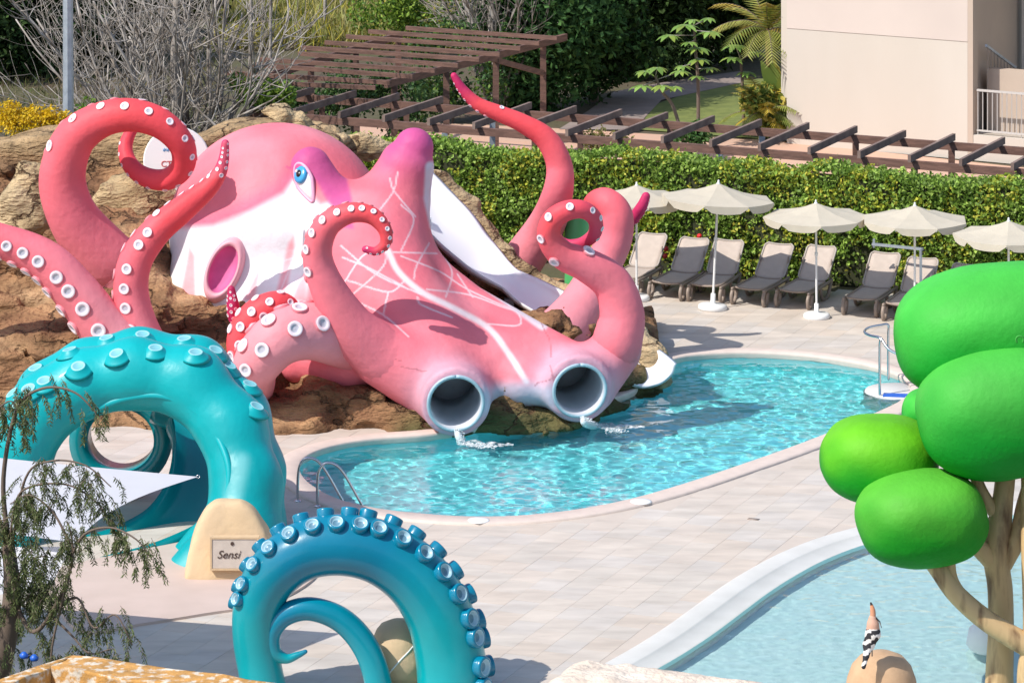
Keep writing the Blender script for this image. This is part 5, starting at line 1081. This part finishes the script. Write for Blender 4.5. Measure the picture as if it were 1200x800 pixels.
bush(808, 91.3, .55, (.45, .3, .3), 500, .16, [(.05, .12, .03), (.08, .17, .04)], 'dark green low shrub at the foot of the leaning plant', rad=.2)
def palm(x, y, Y, label, n, L, pal, seed, stem_h):
    R_ = random.Random(seed); b = A([(x-600)*Y/F, Y, 0]); t = thing('palm', b, label, 'palm'); mk('trunk', tube(A([b, b+A([.1, 0, stem_h*.6]), b+A([.05, 0, stem_h])]), A([.10, .08, .07]), 8), M('palm_trunk', (.30, .20, .08), .8, base2=(.2, .12, .05), nscale=8), t)
    top = b+A([.05, 0, stem_h])
    for k in range(n):
        a = 2*math.pi*k/n+R_.uniform(-.3, .3); e = R_.uniform(.3, 1.3); d = A([math.cos(a)*math.cos(e), math.sin(a)*math.cos(e), math.sin(e)]); l = L*R_.uniform(.75, 1.1); V, Fc = [], []; pts = [top]
        for i in range(9): d = nrm(d+A([0, 0, -.16])); pts.append(pts[-1]+d*l/9)
        pts = A(pts); base_c = A(R_.choice(pal)); cols = []
        for i in range(1, 10):
            dd = nrm(pts[i]-pts[i-1]); sd = nrm(np.cross(dd, (0, 0, 1)))
            for s_ in (-1, 1):
                for h_ in (0, .5):
                    o_ = pts[i-1]*(1-h_)+pts[i]*h_; tip = o_+(sd*s_*.30+dd*.22+A([0, 0, -.10]))*l*.75*math.sin(.35+2.4*i/10); st = len(V); V += [o_+dd*.03, o_-dd*.03, tip]; Fc.append((st, st+1, st+2)); cols += [base_c*R_.uniform(.8, 1.2)]*3
        fr_ = mk('frond', (V, A(Fc)), m_leaf, t, False, col=A(cols)); mk('midrib', tube(pts, np.linspace(.015, .004, 10), 4, False), m_twig, fr_)
PAL = [(.26, .30, .06), (.32, .33, .08), (.20, .25, .05), (.45, .33, .06)]
palm(897, 160, 95.4, 'yellow green feathery palm beside the building corner', 26, 1.6, PAL, 4, 2.6)
palm(893, 160, 94.4, 'low yellow palm clump at the foot of the building corner', 26, 1.25, PAL+[(.5, .38, .05)], 6, .6)
def strap(x, Y, label):
    b = A([(x-600)*Y/F, Y, 0]); t = thing('banana_plant', b, label, 'plant'); R_ = random.Random(5)
    for k in range(22):
        a = R_.uniform(0, 6.28); s = R_.uniform(.1, .55); h_ = R_.uniform(1.2, 2.2); pts = cr([b, b+A([s*.5*math.cos(a), s*.3*math.sin(a), h_*.6]), b+A([s*1.6*math.cos(a), s*math.sin(a), h_])], 5); wd = np.interp(np.linspace(0, 1, len(pts)), [0, .35, .5, .75, 1], [.015, .02, .14, .16, .02])
        T, N, B = frames(pts, A([0, 1., .2])); V = np.stack([pts+B*wd[:, None], pts-B*wd[:, None]], 1).reshape(-1, 3); Fc = [(2*i, 2*i+1, 2*i+3, 2*i+2) for i in range(len(pts)-1)]
        mk('leaf', (V, Fc), m_leaf, t, True, col=np.tile(pick(1, [(.16, .25, .05), (.22, .28, .05), (.38, .32, .05)]), (len(V), 1)))
bush(902, 94.3, .75, (.55, .3, .7), 1500, .2, [(.24, .30, .06), (.34, .36, .07), (.42, .34, .06), (.16, .24, .05)], 'leafy yellow green clump between the palms and the wall', ncl=16, rad=.3)
strap(914, 94.6, 'upright strap leaved plant against the cream wall edge')
# pepper tree in the near left
pt = thing('pepper_tree', A([-5.5, 40.5, 0]), 'airy pepper tree with drooping feathery leaves in front of the sails', 'tree')
YT = 40.0
mk('trunk', tube(cr([A([-6.0, 40.4, -.1]), A([-5.75, 40.3, 2.2]), P(8, 745, YT), P(14, 690, YT), P(10, 640, YT)], 6), np.linspace(.16, .07, 25), 10), m_twig, pt)
limbs = [[(14, 700, YT), (40, 740, 39.8), (70, 700, 39.6), (84, 660, 39.5), (84, 630, 39.5), (80, 612, 39.5)], [(84, 650, 39.5), (100, 625, 39.4), (130, 618, 39.3), (160, 632, 39.2), (178, 655, 39.2)], [(84, 640, 39.5), (62, 600, 39.6), (35, 580, 39.7), (12, 590, 39.7)], [(10, 650, YT), (18, 590, 39.9), (36, 570, 39.8), (80, 568, 39.7), (115, 590, 39.6), (128, 615, 39.5)],
         [(10, 640, YT), (4, 560, 40), (20, 480, 39.8), (50, 455, 39.6), (88, 460, 39.5), (118, 490, 39.4)], [(12, 650, YT), (30, 560, 39.9), (60, 540, 39.7), (100, 545, 39.6), (130, 570, 39.5)], [(60, 720, 39.7), (90, 700, 39.6), (110, 735, 39.5), (135, 720, 39.4), (155, 755, 39.3)], [(60, 720, 39.7), (85, 745, 39.6), (105, 765, 39.5), (130, 760, 39.5)],
         [(14, 700, YT), (30, 660, 39.9), (55, 650, 39.8)], [(10, 660, YT), (-10, 620, 40), (25, 600, 39.9)], [(12, 720, YT), (45, 690, 39.9), (60, 700, 39.9)], [(8, 640, YT), (-20, 520, 40.1), (10, 470, 40), (30, 500, 40)], [(84, 660, 39.5), (60, 770, 39.6), (84, 800, 39.6)]]
tips = []; tw_parts = []
for i, l in enumerate(limbs):
    p = cr([P(*q) for q in l], 7); r0 = .03 if i in (0, 4) else .016; mk('branch', tube(p, np.linspace(r0, .006, len(p)), 6), m_twig, pt); dens = 5 if i in (1, 3, 4, 5, 6) else 6
    for k in range(len(p)//3, len(p)):
        for _ in range(dens if i < 8 else 9):
            if random.random() < .26: tips.append(p[k]+rng.normal(0, .07, 3))
for _ in range(150): tips.append(P(rng.uniform(-30, 58), rng.uniform(600, 770), 40.0)+A([0, rng.normal(0, .35), 0]))
Cs, Ax, Sz = [], [], []
for tp in tips:
    L = rng.uniform(.14, .38); d = nrm(A([rng.normal(0, .6), rng.normal(0, .5), -.7])); pts = [tp]
    for i in range(10): d = nrm(d+A([rng.normal(0, .06), rng.normal(0, .06), -.12])); pts.append(pts[-1]+d*L/10)
    pts = A(pts); tw_parts.append(tube(pts[::3], .003, 3, False))
    for i in range(1, 11):
        for s_ in (-1, 1):
            for _ in range(2):
                ax = nrm(d*.75+A([s_*rng.uniform(.3, .9), rng.normal(0, .5), -.2])); Cs.append(pts[i]+ax*.03); Ax.append(ax); Sz.append(rng.uniform(.05, .085))
Cs, Ax = A(Cs), A(Ax); V, Fc, cc = leaves(Cs, A(Sz), pick(len(Cs), [(.13, .17, .06), (.18, .22, .08), (.09, .12, .04), (.20, .20, .10)], .25), .2, 0, 0, axis=Ax*4)
tag(mk('foliage', (V, Fc), m_leaf, pt, False, col=cc), kind='stuff'); V, Fc = join(tw_parts); tag(mk('twigs', (V, Fc), m_twig, pt), kind='stuff')
for x, y in ((28, 768), (40, 771)): c = P(x, y, 39.3); mk('blue_tag', lathe([(.0, -.03), (.04, -.02), (.05, .01), (.02, .04), (.0, .045)], 8, tuple(c)), m_bluebit, pt)
# slide water
m_froth = M('froth', (.88, .90, .91), .7); t_ = m_froth.node_tree; n_f = t_.nodes.new('ShaderNodeTexNoise'); n_f.inputs['Scale'].default_value = 9; n_f.inputs['Detail'].default_value = 8; n_f.inputs['Roughness'].default_value = .7
tc_ = t_.nodes.new('ShaderNodeTexCoord'); t_.links.new(tc_.outputs['Object'], n_f.inputs['Vector']); r_f = t_.nodes.new('ShaderNodeMapRange'); r_f.inputs[1].default_value = .42; r_f.inputs[2].default_value = .66; r_f.inputs[4].default_value = .85; t_.links.new(n_f.outputs[0], r_f.inputs[0]); t_.links.new(r_f.outputs[0], t_.nodes['Principled BSDF'].inputs['Alpha'])
def froth(c, d, L, W, parent):
    d = nrm(d); v = A([-d[1], d[0], 0]); V, Fc = [], []; n, m = 26, 9
    for i in range(n):
        u = i/(n-1); wd = W*(.25+.9*math.sin(math.pi*min(1, u*.9+.12)))*(1+.35*float(noise3(A([u*5.]), A([c[0]]), A([2.]))[0]))
        for j in range(m): q = c+d*L*u+v*wd*(j/(m-1)-.5+.1*math.sin(u*9)); V.append((q[0], q[1], -.03+.012*math.sin(u*21+j)+.02*math.exp(-u*6)))
    for i in range(n-1):
        for j in range(m-1): a = i*m+j; Fc.append((a, a+m, a+m+1, a+1))
    mk('froth', (V, Fc), m_froth, parent)
def foam(pts, wid, label, n=350):
    p = cr(pts, 8); V, Fc, k = [], [], 0; parts = []
    for i in range(n):
        u = rng.random()**.8; q = p[int(u*(len(p)-1))]+A([rng.normal(0, wid*(.3+.9*u)), rng.normal(0, wid*(.3+.9*u)), abs(rng.normal(0, .012))]); r = rng.uniform(.005, .02); parts.append(lathe([(.0, -.5*r), (r, 0), (.6*r, .5*r), (.0, .6*r)], 5, tuple(q)))
    V, Fc = join(parts); return tag(mk('foam', (V, Fc), m_foam), label, 'foam', kind='stuff')
for (x0, y0), (x1, y1), (x2, y2), lb in (((536, 508), (545, 520), (580, 524), 'white splashing water below the tube nearer the rock'), ((684, 493), (700, 499), (730, 507), 'white splashing water below the tube nearer the white slide')):
    fo = foam([P(x0, y0-4, 64.15), G(x1, y1, -.04), G(x2, y2, -.04)], .07, lb); froth(G(x1, y1, -.04)-A([.12, 0, 0]), A([1, -.12, 0]), .95, .42, fo)
    c = [P(x0-1, y0-3, 64.22), P(x0+1, y0+3, 64.1), G(x1-3, y1, -.05)]; p = cr(c, 6); tag(mk('water_jet', tube(p, np.linspace(.045, .07, len(p)), 10), m_jet), 'short white water spout, '+lb.split('below ')[1], 'water')
